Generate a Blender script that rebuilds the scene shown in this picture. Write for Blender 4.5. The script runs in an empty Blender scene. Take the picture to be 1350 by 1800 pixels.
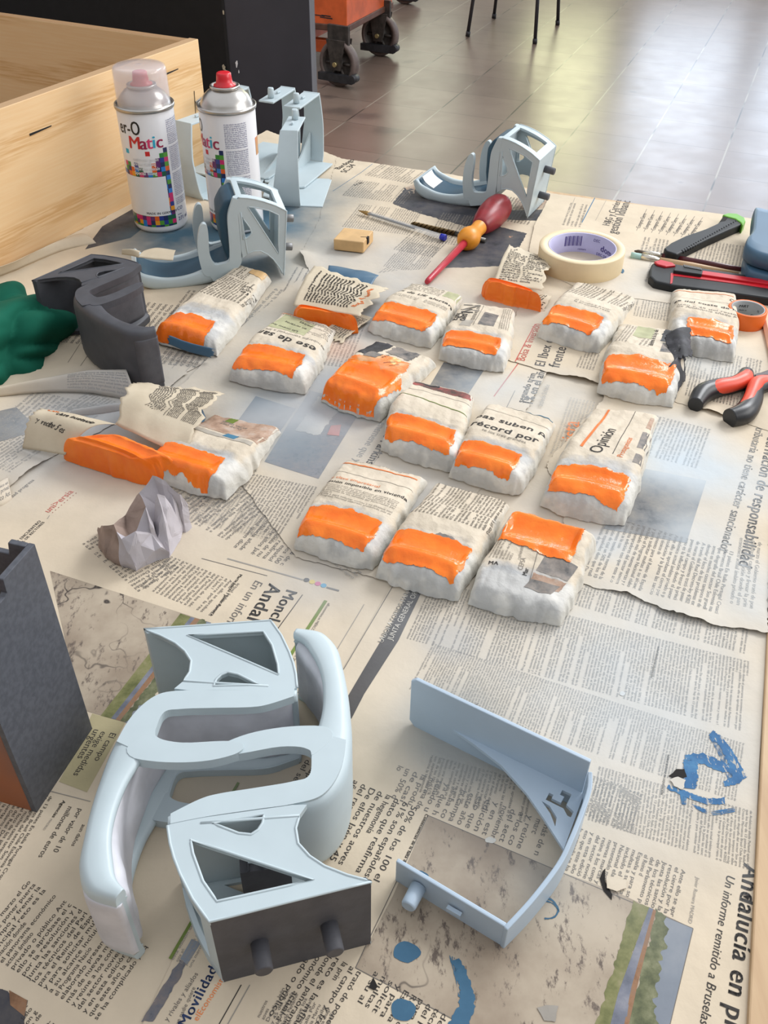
import bpy, bmesh, math, random
import numpy as np
from mathutils import Vector, Matrix
from mathutils.geometry import tessellate_polygon, delaunay_2d_cdt
S = bpy.context.scene
COL = S.collection

# ---------------------------------------------------------------- camera
FPX, PIT, ROL, CH = 1607.6, 0.6954, 0.0159, 0.46
FL = -0.85                                     # floor level, table top is z = 0
_u = np.array([0, math.sin(PIT), math.cos(PIT)]); _d = np.array([0, math.cos(PIT), -math.sin(PIT)]); _x = np.array([1., 0, 0])
CR = _x*math.cos(ROL)+_u*math.sin(ROL); CU = -_x*math.sin(ROL)+_u*math.cos(ROL)
cam = bpy.data.cameras.new('camera'); camo = bpy.data.objects.new('camera', cam); COL.objects.link(camo)
cam.sensor_fit = 'VERTICAL'; cam.sensor_height = 36; cam.lens = FPX/1800*36; cam.clip_start = .01
M = Matrix.Identity(4)
for i, v in enumerate((CR, CU, -_d)):
    for k in range(3): M[k][i] = v[k]
M[2][3] = CH
camo.matrix_world = M
S.camera = camo
def un(px, py, z=0.0):
    """point of the place at height z that the photo shows at (px, py)"""
    r = _d + CR*(px-675)/FPX + CU*(900-py)/FPX
    t = (z-CH)/r[2]
    return Vector((r[0]*t, r[1]*t, z))

# ---------------------------------------------------------------- world and light
w = bpy.data.worlds.new('world'); S.world = w; w.use_nodes = True
bg = w.node_tree.nodes['Background']; bg.inputs[0].default_value = (.93, .95, 1, 1); bg.inputs[1].default_value = 0.86
def area(name, loc, tgt, sx, sy, power, col):
    l = bpy.data.lights.new(name, 'AREA'); l.shape = 'RECTANGLE'; l.size = sx; l.size_y = sy; l.energy = power; l.color = col
    o = bpy.data.objects.new(name, l); COL.objects.link(o); o.location = loc
    o.rotation_euler = (Vector(tgt)-Vector(loc)).to_track_quat('-Z', 'Y').to_euler()
    return o
# daylight through the far windows; key lamps added near the bench, back and right
WIN = [(.25, .8, (.92, .95, .62), 8), (1.62, .75, (.95, .96, .50), 19), (2.75, .95, (.74, .85, 1.0), 30), (4.0, 1.05, (.70, .83, 1.0), 34), (5.3, 1.15, (.76, .86, 1.0), 25)]
for i, (wx, ww, c, p) in enumerate(WIN):
    area('daylight_far_window', (wx, 9.3, FL+1.75), (wx, 0, FL+1.75), ww, 1.9, p, c)
area('key_light_back', (1.95, 2.75, 2.35), (.0, .7, 0), 1.5, 1.1, 84, (.97, .985, 1))
area('key_light_right', (2.1, .7, 1.15), (0, .7, 0), 1.6, 1.0, 21, (1, .985, .96))
S.view_settings.view_transform = 'Standard'; S.view_settings.look = 'None'
S.view_settings.exposure = 0.12; S.view_settings.gamma = 1; S.view_settings.use_curve_mapping = False

# ---------------------------------------------------------------- materials
MAT = {}
class NT:
    def __init__(s, name, rough=.6, metal=0., spec=.5, coat=0.):
        m = bpy.data.materials.new(name); m.use_nodes = True; s.m = m; s.t = m.node_tree
        s.b = s.t.nodes['Principled BSDF']; MAT[name] = m
        s.b.inputs['Roughness'].default_value = rough; s.b.inputs['Metallic'].default_value = metal
        s.b.inputs['Specular IOR Level'].default_value = spec; s.b.inputs['Coat Weight'].default_value = coat
    def n(s, typ, **k):
        nd = s.t.nodes.new(typ)
        for a, v in k.items(): setattr(nd, a, v)
        return nd
    def lk(s, a, b): s.t.links.new(a, b)
    def val(s, sock, v):
        if hasattr(v, 'is_output'): s.lk(v, sock)
        else:
            if sock.type == 'RGBA' and len(v) == 3: v = (*v, 1)
            sock.default_value = v
    def math(s, op, a, b=0., c=0., clamp=False):
        nd = s.n('ShaderNodeMath', operation=op, use_clamp=clamp)
        s.val(nd.inputs[0], a); s.val(nd.inputs[1], b); s.val(nd.inputs[2], c); return nd.outputs[0]
    def mix(s, f, a, b):
        nd = s.n('ShaderNodeMix', data_type='RGBA'); s.val(nd.inputs[0], f); s.val(nd.inputs[6], a); s.val(nd.inputs[7], b); return nd.outputs[2]
    def noise(s, sc, co=None, det=3, ro=.55, dist=0, dim='3D'):
        nd = s.n('ShaderNodeTexNoise', noise_dimensions=dim); nd.inputs['Scale'].default_value = sc; nd.inputs['Detail'].default_value = det
        nd.inputs['Roughness'].default_value = ro; nd.inputs['Distortion'].default_value = dist
        if co is not None: s.lk(co, nd.inputs['Vector'])
        return nd.outputs[0]
    def mr(s, v, a, b, c=0., d=1., smooth=True):
        nd = s.n('ShaderNodeMapRange'); nd.interpolation_type = 'SMOOTHSTEP' if smooth else 'LINEAR'
        s.val(nd.inputs[0], v)
        for i, q in enumerate((a, b, c, d)): nd.inputs[i+1].default_value = q
        return nd.outputs[0]
    def ob(s): return s.n('ShaderNodeTexCoord').outputs['Object']
    def uv(s): return s.n('ShaderNodeTexCoord').outputs['UV']
    def pos(s): return s.n('ShaderNodeNewGeometry').outputs['Position']
    def sep(s, v):
        nd = s.n('ShaderNodeSeparateXYZ'); s.lk(v, nd.inputs[0]); return nd.outputs
    def mapv(s, v, sc=(1, 1, 1), rot=(0, 0, 0), loc=(0, 0, 0)):
        nd = s.n('ShaderNodeMapping'); s.lk(v, nd.inputs[0]); nd.inputs[1].default_value = loc; nd.inputs[2].default_value = rot; nd.inputs[3].default_value = sc; return nd.outputs[0]
    def bump(s, h, st=.3, dist=.001):
        nd = s.n('ShaderNodeBump'); nd.inputs[0].default_value = st; nd.inputs[1].default_value = dist; s.lk(h, nd.inputs['Height']); s.lk(nd.outputs[0], s.b.inputs['Normal'])
    def col(s, c): s.val(s.b.inputs['Base Color'], c); return s

def simple(name, c, rough=.5, metal=0., spec=.5, coat=0., var=.06, nsc=60, bump=0.):
    t = NT(name, rough, metal, spec, coat)
    nz = t.noise(nsc, t.ob())
    f = t.mr(nz, .3, .7)
    a = tuple(max(0, x*(1-var)) for x in c); b = tuple(min(1, x*(1+var)) for x in c)
    t.col(t.mix(f, a, b))
    if bump: t.bump(t.noise(nsc*6, t.ob()), bump, .0005)
    return t.m

# paint mist on the papers, and the brighter-lit right painted as broad pale blobs: (px, py, radius m, strength, which colour)
PALE = (.52, .58, .62); DEEP = (.06, .125, .175); MISTO = (.62, .33, .22)
BLOBS = [(1000, 1230, 0.16, 0.32, 0), (1180, 1200, 0.14, 0.35, 0), (700, 900, 0.161, 0.31, 4), (1180, 800, 0.075, 0.85, 0), (1290, 850, 0.06, 0.55, 0), (1330, 1050, 0.05, 0.55, 0), (1230, 950, 0.05, 0.5, 0), (1240, 640, 0.07, 0.45, 0), (1150, 500, 0.1, 0.35, 0), (960, 700, 0.06, 0.45, 0), (860, 690, 0.05, 0.4, 0), (700, 560, 0.103, 0.69, 4), (640, 480, 0.138, 0.53, 4), (600, 680, 0.081, 0.69, 4), (520, 730, 0.081, 0.78, 4), (430, 760, 0.069, 0.5, 4), (180, 740, 0.103, 0.75, 4), (90, 800, 0.092, 0.44, 4), (720, 880, 0.057, 0.62, 4), (790, 1130, 0.025, 0.56, 4), (560, 1020, 0.046, 0.38, 4), (1060, 960, 0.03, 0.6, 0), (800, 1290, 0.05, 0.85, 3), (850, 1330, 0.035, 0.5, 3), (430, 1390, 0.05, 0.3, 3), (760, 1020, 0.03, 0.35, 3), (330, 640, 0.07, 0.35, 3), (950, 1560, 0.02, 0.3, 3), (520, 790, 0.04, 0.35, 1), (440, 690, 0.05, 0.4, 1), (340, 420, 0.1, 1.0, 1), (480, 385, 0.1, 0.95, 1), (420, 470, 0.085, 0.9, 1), (560, 345, 0.085, 0.6, 1), (250, 430, 0.06, 0.55, 1), (560, 420, 0.07, 0.35, 1), (470, 560, 0.06, 0.3, 1), (600, 620, 0.03, 0.35, 2), (1240, 560, 0.03, 0.0, 2), (610, 760, 0.1, 0.45, 4), (420, 620, 0.1, 0.4, 4), (300, 900, 0.08, 0.25, 4), (900, 560, 0.08, 0.35, 4), (620, 560, 0.08, 0.4, 4), (1000, 900, 0.06, 0.3, 4)]
def spray(t, c):
    p = t.pos(); wob = t.noise(9, p, 4, .6); wob2 = t.noise(55, p, 3)
    x, y, z = t.sep(p)
    cols = [PALE, DEEP, MISTO, (.30, .31, .30), (.395, .415, .43)]
    out = c
    for ci in (0, 4, 3, 2, 1):
        acc = None
        for (px, py, r, s_, k) in BLOBS:
            if k != ci or s_ <= 0: continue
            q = un(px, py)
            dx = t.math('SUBTRACT', x, q.x); dy = t.math('SUBTRACT', y, q.y)
            d2 = t.math('ADD', t.math('MULTIPLY', dx, dx), t.math('MULTIPLY', dy, dy))
            a = t.mr(t.math('SQRT', d2), r*1.15, r*.15, 0, s_)
            inv = t.math('SUBTRACT', 1, a)
            acc = inv if acc is None else t.math('MULTIPLY', acc, inv)
        a = t.math('SUBTRACT', 1, acc)
        a = t.math('MULTIPLY', a, t.mr(wob, .25, .7, .65, 1.2), clamp=True)
        out = t.mix(a, out, cols[ci])
    return out
def paperlike(name, c, rough=.75, var=.05, noiz=25, sp=True, c2=None):
    t = NT(name, rough, spec=.25)
    nz = t.mr(t.noise(noiz, t.pos(), 5), .3, .7)
    cc = t.mix(nz, tuple(x*(1-var) for x in c), c2 or tuple(min(1, x*(1+var)) for x in c))
    t.col(spray(t, cc) if sp else cc)
    t.bump(t.math('ADD', t.noise(60, t.pos(), 4), t.math('MULTIPLY', t.noise(13, t.pos(), 2), 5)), .5, .0014)
    return t.m
paperlike('newsprint', (.61, .515, .385))
paperlike('newsprint_yellow', (.43, .375, .22))
paperlike('ink', (.045, .04, .036), var=.1)
paperlike('ink_body', (.15, .135, .12), var=.12)
paperlike('ink_soft', (.30, .275, .24), var=.1)
paperlike('ink_red', (.50, .10, .07), var=.1)
paperlike('ink_orange', (.75, .22, .06), var=.1)
paperlike('ink_navy', (.03, .05, .12), var=.1)
paperlike('ink_blue', (.05, .17, .30), var=.1)
paperlike('ink_green', (.16, .22, .05), var=.1)
paperlike('ink_white', (.66, .62, .54), var=.05)
paperlike('ink_black_bar', (.06, .05, .045), var=.12)
paperlike('ink_cyan', (.05, .32, .52), var=.05)
paperlike('ink_magenta', (.62, .10, .28), var=.05)
paperlike('ink_process_yellow', (.72, .55, .10), var=.05)
paperlike('old_white', (.62, .61, .56))
# printed pictures
def pic(name, cols, sc=40, sp=True, stretch=(1, 1, 1), det=6):
    t = NT(name, .6, spec=.3)
    p = t.mapv(t.pos(), stretch)
    nz = t.noise(sc, p, det, .65)
    r = t.n('ShaderNodeValToRGB'); t.lk(nz, r.inputs[0]); e = r.color_ramp.elements
    n = len(cols)
    for i, c in enumerate(cols):
        if i < 2: q = e[i]
        else: q = e.new(.5)
        q.position = .3+.4*i/(n-1)
    for i, c in enumerate(cols): e[i].color = (*c, 1)
    t.col(spray(t, r.outputs[0]) if sp else r.outputs[0]); return t
t = NT('pic_soil', .65, spec=.3)
p = t.pos(); q = t.mapv(p, (1.0, .45, 1), (0, 0, -.45))
base = t.mix(t.mr(t.noise(14, p, 6, .6), .3, .7), (.26, .20, .145), (.47, .395, .30))
base = t.mix(t.mr(t.noise(150, q, 5, .75), .54, .66), base, (.13, .10, .08))
v = t.n('ShaderNodeTexVoronoi', feature='DISTANCE_TO_EDGE'); v.inputs['Scale'].default_value = 17
mm = t.n('ShaderNodeMix', data_type='VECTOR'); mm.inputs[0].default_value = .05
nn = t.n('ShaderNodeTexNoise'); nn.inputs['Scale'].default_value = 40; t.lk(p, nn.inputs['Vector']); t.lk(p, mm.inputs[4]); t.lk(nn.outputs[1], mm.inputs[5]); t.lk(mm.outputs[1], v.inputs['Vector'])
ck = t.math('MULTIPLY', t.mr(v.outputs['Distance'], .0, .016, 1, 0), t.mr(t.noise(8, p, 2), .52, .66))
t.col(spray(t, t.mix(ck, base, (.05, .04, .035))))
pic('pic_grass', [(.10, .11, .035), (.19, .19, .075), (.28, .25, .14)], 90)
pic('pic_road', [(.10, .11, .14), (.17, .18, .22), (.27, .27, .30)], 60)
pic('pic_rail', [(.16, .08, .04), (.28, .15, .08), (.20, .15, .11)], 80)
pic('pic_trees', [(.05, .06, .03), (.13, .14, .07), (.24, .24, .14)], 110)
pic('pic_sky', [(.145, .165, .20), (.21, .235, .27), (.31, .32, .34)], 10)
pic('pic_crowd', [(.05, .055, .065), (.13, .135, .155), (.20, .17, .16), (.38, .38, .37)], 200)
pic('pic_dark', [(.02, .022, .025), (.05, .05, .06), (.10, .09, .085), (.40, .22, .14)], 45)
pic('pic_grey', [(.06, .065, .07), (.14, .14, .14), (.24, .22, .19), (.36, .31, .25)], 60)
pic('pic_face', [(.12, .06, .04), (.45, .25, .16), (.50, .36, .28), (.12, .12, .14)], 70)
pic('pic_brown', [(.30, .17, .10), (.45, .33, .24), (.50, .42, .34)], 50)
t = pic('paint_stroke', [(.018, .095, .23), (.03, .13, .29), (.06, .20, .37)], 90, sp=False)
k_ = t.b.inputs['Base Color'].links[0].from_socket; t.col(t.mix(t.mr(t.noise(260, t.mapv(t.pos(), (1, .35, 1), (0, 0, .5)), 4, .7), .56, .62), k_, (.45, .42, .36)))
pic('paint_drop', [(.035, .105, .18), (.042, .12, .20), (.055, .145, .23)], 60, sp=False)

simple('pale_blue_paint', (.49, .575, .605), .42, var=.035, nsc=25, bump=.08)
simple('panel_blue_paint', (.43, .53, .63), .40, var=.03, nsc=20)
simple('white_primer', (.60, .60, .64), .5, var=.10, nsc=45)
simple('slate_blue_pad', (.034, .082, .125), .5, spec=.3, var=.08, nsc=30)
simple('slate_blue_plastic', (.055, .125, .20), .42, var=.06, nsc=20)
simple('dark_grey_print', (.075, .075, .085), .62, var=.12, nsc=90, bump=.15)
simple('charcoal_primer', (.060, .062, .072), .55, var=.12, nsc=60, bump=.12)
simple('pin_steel', (.20, .20, .20), .45, metal=.6)
simple('white_label', (.80, .80, .78), .5)
t = NT('box_grey_orange', .5)                  # grey print with a coat of orange wearing through low on one wall
ob = t.pos(); x, y, z = t.sep(ob)
g = t.mix(t.mr(t.noise(300, ob, 2), .3, .7), (.068, .073, .088), (.092, .098, .116))
t.col(g); t.bump(t.noise(700, ob, 2), .1, .0004)
t = NT('box_orange', .5)
ob = t.pos()
f = t.mr(t.noise(11, ob, 2), .38, .62)
t.col(t.mix(f, (.36, .11, .035), (.13, .085, .08))); t.bump(t.noise(700, ob, 2), .1, .0004)
# orange paint, wet and glossy
t = NT('orange_paint', .20, spec=.36, coat=.0)
nz = t.mr(t.noise(45, t.ob(), 3), .35, .7)
t.col(t.mix(nz, (.90, .17, .012), (.95, .225, .02)))
t.bump(t.noise(75, t.pos(), 4), .5, .0022)
t = NT('orange_paint_thin', .22, spec=.5, coat=.2)
f = t.mr(t.noise(60, t.pos(), 4), .40, .62)
t.col(t.mix(f, (.86, .19, .02), (.60, .30, .12))); t.bump(t.noise(120, t.pos(), 3), .35, .0012)
# wrapped newspaper: uv = across, along; near end and flanks are taped white and dusted grey
t = NT('wrap_paper', .7, spec=.3)
ux, uy, uz = t.sep(t.uv()); p = t.pos()
base = t.mix(t.mr(t.noise(30, p, 5), .3, .7), (.58, .50, .385), (.66, .575, .455))
rag = t.math('MULTIPLY', t.math('SUBTRACT', t.noise(70, p, 4), .5), .16)
yv = t.math('ADD', uy, rag)
f1 = t.mr(yv, .34, .28)
gl = t.mr(t.noise(38, p, 3), .42, .6)
tape = t.mix(gl, (.50, .495, .475), (.67, .65, .60))
side = t.math('ABSOLUTE', t.math('SUBTRACT', ux, .5)); f2 = t.mr(t.math('ADD', side, rag), .44, .49)
c = t.mix(f1, base, tape); c = t.mix(t.math('MULTIPLY', f2, .8), c, (.62, .60, .54))
grey = t.math('MULTIPLY', t.mr(t.math('ABSOLUTE', t.math('SUBTRACT', yv, .31)), .08, .02), t.mr(side, .42, .3))
c = t.mix(t.math('MULTIPLY', grey, .6), c, (.34, .35, .36))
t.col(c)
vv = t.n('ShaderNodeTexVoronoi'); vv.inputs['Scale'].default_value = 90; t.lk(p, vv.inputs['Vector'])
hh = t.math('ADD', t.noise(110, p, 4), t.math('MULTIPLY', vv.outputs['Distance'], .8)); t.bump(hh, .6, .0022)
t = NT('torn_paper', .7, spec=.3)
p = t.pos(); t.col(t.mix(t.mr(t.noise(30, p, 5), .3, .7), (.52, .44, .32), (.60, .52, .39))); t.bump(t.noise(90, p, 4), .3, .0012)
for nm, c in dict(wink=(.04, .036, .033), wink_soft=(.20, .18, .155), wink_orange=(.70, .19, .05), wink_green=(.13, .18, .03), wink_blue=(.05, .16, .25), wink_yellow=(.40, .40, .24), wink_pale=(.42, .38, .32)).items():
    simple(nm, c, .7, spec=.25, var=.12)
pic('wpic_grey', [(.05, .05, .055), (.16, .15, .14), (.32, .27, .23), (.45, .38, .31)], 90, sp=False)
pic('wpic_people', [(.02, .02, .025), (.10, .06, .05), (.45, .10, .09), (.50, .45, .40)], 70, sp=False)
pic('wpic_black', [(.02, .02, .02), (.03, .03, .035), (.09, .09, .10)], 60, sp=False)
pic('wpic_tan', [(.20, .12, .08), (.42, .28, .20), (.50, .44, .38)], 60, sp=False)

# plywood
t = NT('plywood', .55, spec=.35)
ob = t.uv(); m_ = t.mapv(ob, (1.6, 3.2, 1))
wv = t.n('ShaderNodeTexWave', wave_type='BANDS', bands_direction='Y'); wv.inputs['Scale'].default_value = .9; wv.inputs['Distortion'].default_value = 14; wv.inputs['Detail'].default_value = 2.5; wv.inputs['Detail Scale'].default_value = .7
t.lk(m_, wv.inputs['Vector'])
fin = t.noise(8, t.mapv(ob, (2, 40, 1)), 5)
c = t.mix(t.mr(wv.outputs['Fac'], .02, .35), (.68, .40, .17), (.82, .55, .29))
c = t.mix(t.mr(fin, .35, .7), c, (.84, .59, .33))
kn = t.n('ShaderNodeTexVoronoi'); kn.inputs['Scale'].default_value = 3.2; t.lk(t.mapv(ob, (1, 1.9, 1)), kn.inputs['Vector'])
c = t.mix(t.mr(kn.outputs['Distance'], .075, .035), c, (.28, .13, .05))
t.col(c)
t = NT('plywood_dusty', .7, spec=.3)
p = t.pos(); c = t.mix(t.mr(t.noise(7, p, 6, .65), .35, .65), (.33, .20, .10), (.235, .165, .105))
c = t.mix(t.mr(t.noise(30, p, 3), .62, .7), c, (.12, .09, .07)); t.col(c)
t = NT('plywood_edge', .6); z3 = t.sep(t.pos())[2]
t.col(t.mix(t.mr(t.math('SINE', t.math('MULTIPLY', z3, 2500)), -.3, .3), (.50, .32, .17), (.36, .21, .10)))
t = NT('table_wood', .55); p = t.mapv(t.pos(), (30, 3, 3), (0, 0, -.33))
t.col(t.mix(t.mr(t.noise(2.5, p, 5), .35, .65), (.46, .30, .165), (.55, .385, .22)))
# floor tiles 33 cm, rotated with the room
TS, TO = .2519*1.31, Vector((1.2497*1.31, 4.1075*1.31, 0))
t = NT('floor_tiles', .2, spec=.5)
sb = t.n('ShaderNodeVectorMath', operation='SUBTRACT'); t.lk(t.pos(), sb.inputs[0]); sb.inputs[1].default_value = TO
q = t.mapv(sb.outputs[0], (1/TS, 1/TS, 1), (0, 0, .3843)) if False else t.mapv(t.mapv(sb.outputs[0], (1, 1, 1), (0, 0, .3843)), (1/TS, 1/TS, 1))
x, y, z = t.sep(q)
ex = t.math('ABSOLUTE', t.math('SUBTRACT', t.math('FRACT', x), .5)); ey = t.math('ABSOLUTE', t.math('SUBTRACT', t.math('FRACT', y), .5))
gx = t.mr(ex, .488, .492); gy = t.mr(ey, .490, .495)
cv = t.n('ShaderNodeCombineXYZ'); t.lk(t.math('FLOOR', x), cv.inputs[0]); t.lk(t.math('FLOOR', y), cv.inputs[1])
wn = t.n('ShaderNodeTexWhiteNoise'); t.lk(cv.outputs[0], wn.inputs['Vector'])
c = t.mix(t.mr(t.noise(5, t.pos(), 5), .3, .7), (.20, .145, .112), (.24, .175, .137))
c = t.mix(t.math('MULTIPLY', wn.outputs['Value'], .35), c, (.13, .09, .07))
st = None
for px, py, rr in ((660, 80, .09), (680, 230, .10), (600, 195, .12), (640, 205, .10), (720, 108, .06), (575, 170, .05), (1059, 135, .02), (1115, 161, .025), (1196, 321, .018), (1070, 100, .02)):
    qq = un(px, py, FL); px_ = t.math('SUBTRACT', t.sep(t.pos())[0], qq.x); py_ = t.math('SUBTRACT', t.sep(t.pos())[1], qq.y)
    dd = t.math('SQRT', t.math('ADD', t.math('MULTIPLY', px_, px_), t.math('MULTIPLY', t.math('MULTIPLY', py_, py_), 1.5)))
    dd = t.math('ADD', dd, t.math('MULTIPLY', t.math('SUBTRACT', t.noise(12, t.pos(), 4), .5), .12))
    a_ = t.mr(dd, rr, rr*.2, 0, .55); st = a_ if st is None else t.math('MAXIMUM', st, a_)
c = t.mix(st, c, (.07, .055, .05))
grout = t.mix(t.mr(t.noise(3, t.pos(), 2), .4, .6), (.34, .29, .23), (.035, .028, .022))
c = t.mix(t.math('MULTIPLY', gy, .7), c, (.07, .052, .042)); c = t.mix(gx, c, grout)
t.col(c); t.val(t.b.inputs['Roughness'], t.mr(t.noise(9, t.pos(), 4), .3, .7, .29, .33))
hh = t.math('SUBTRACT', 1, t.math('MAXIMUM', gx, gy))
simple('orange_steel', (.72, .13, .035), .4, var=.15, nsc=12)
simple('black_steel', (.03, .03, .033), .5, var=.3, nsc=30)
simple('dirty_bracket', (.055, .045, .038), .55, var=.4, nsc=30)
simple('tyre_brown', (.16, .12, .105), .5, var=.2, nsc=20)
simple('rust_rim', (.13, .06, .04), .5, var=.2, nsc=20)
simple('brass', (.55, .45, .22), .35, metal=.8)
simple('chair_tube', (.05, .05, .055), .35, metal=.4)
simple('seat_plastic', (.05, .10, .20), .5)
simple('unlit_laminate', (.006, .006, .007), .7, var=.2)
simple('charcoal_laminate', (.040, .040, .052), .55, var=.1, nsc=10)
simple('chipboard', (.42, .36, .26), .9, var=.2, nsc=200)
simple('wall_white', (.62, .61, .58), .8)
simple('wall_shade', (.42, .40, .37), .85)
simple('window_frame_grey', (.25, .25, .26), .5)
simple('zinc', (.42, .43, .44), .4, metal=.7)
simple('steel', (.50, .48, .45), .28, metal=.9, var=.05)
simple('steel_dark', (.16, .155, .14), .35, metal=.8)
simple('can_white', (.78, .78, .80), .3, coat=.3, var=.01)
simple('red_plastic', (.66, .02, .03), .3)
simple('green_cloth', (.006, .09, .055), .85, spec=.15, var=.2, nsc=18)
simple('paper_towel', (.50, .47, .50), .85, spec=.1, var=.05, nsc=30)
simple('towel_stain', (.33, .25, .21), .85, spec=.1, var=.15, nsc=60)
simple('block_wood', (.60, .385, .175), .6, var=.08, nsc=60)
simple('screwdriver_red', (.27, .017, .022), .35, var=.15, nsc=60)
simple('screwdriver_shaft', (.42, .02, .04), .35, var=.1)
simple('screwdriver_yellow', (.72, .27, .015), .4, var=.1)
simple('masking_tape', (.74, .60, .38), .55, var=.03)
simple('tape_core_print', (.50, .48, .68), .5, var=.04)
simple('core_ink', (.06, .04, .22), .5)
simple('core_card', (.48, .43, .38), .7)
simple('knife_black', (.016, .018, .020), .5, spec=.3, var=.1)
simple('knife_red', (.52, .012, .022), .35, var=.1)
simple('knife_green', (.13, .38, .03), .4, var=.05)
simple('knife_grey', (.13, .13, .13), .4)
simple('brush_maroon', (.075, .008, .012), .3, var=.1)
simple('brush_wood', (.62, .42, .24), .5, var=.05)
simple('ferrule', (.62, .58, .50), .25, metal=.9)
simple('bristle_dark', (.08, .05, .03), .7)
simple('bristle_mint', (.34, .52, .48), .6)
simple('bristle_cream', (.62, .52, .30), .6)
simple('tape_orange', (.80, .15, .015), .45, var=.04)
simple('core_grey', (.34, .35, .35), .5, var=.05)
simple('plier_coral', (.80, .085, .04), .4, var=.04)
simple('plier_black', (.018, .019, .021), .35)
simple('plier_steel', (.06, .05, .05), .4, metal=.7)
simple('pencil_wood', (.66, .38, .25), .5)
simple('pen_blue', (.01, .02, .38), .3)
simple('pen_refill', (.02, .02, .025), .4)
simple('nib_brass', (.35, .22, .08), .35, metal=.8)
simple('drill_bronze', (.12, .08, .035), .35, metal=.8, var=.3)
simple('cutter_print', (.25, .25, .24), .5)
simple('hole_dark', (.012, .010, .009), .9)
for nm, c, r in (('clear_cap', (.80, .74, .76), .08), ('pen_clear', (.85, .88, .9), .05)):
    t = NT(nm, r); t.b.inputs['Transmission Weight'].default_value = .0; t.b.inputs['Base Color'].default_value = (*c, 1); t.b.inputs['Alpha'].default_value = .30; t.b.inputs['Coat Weight'].default_value = .5
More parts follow.
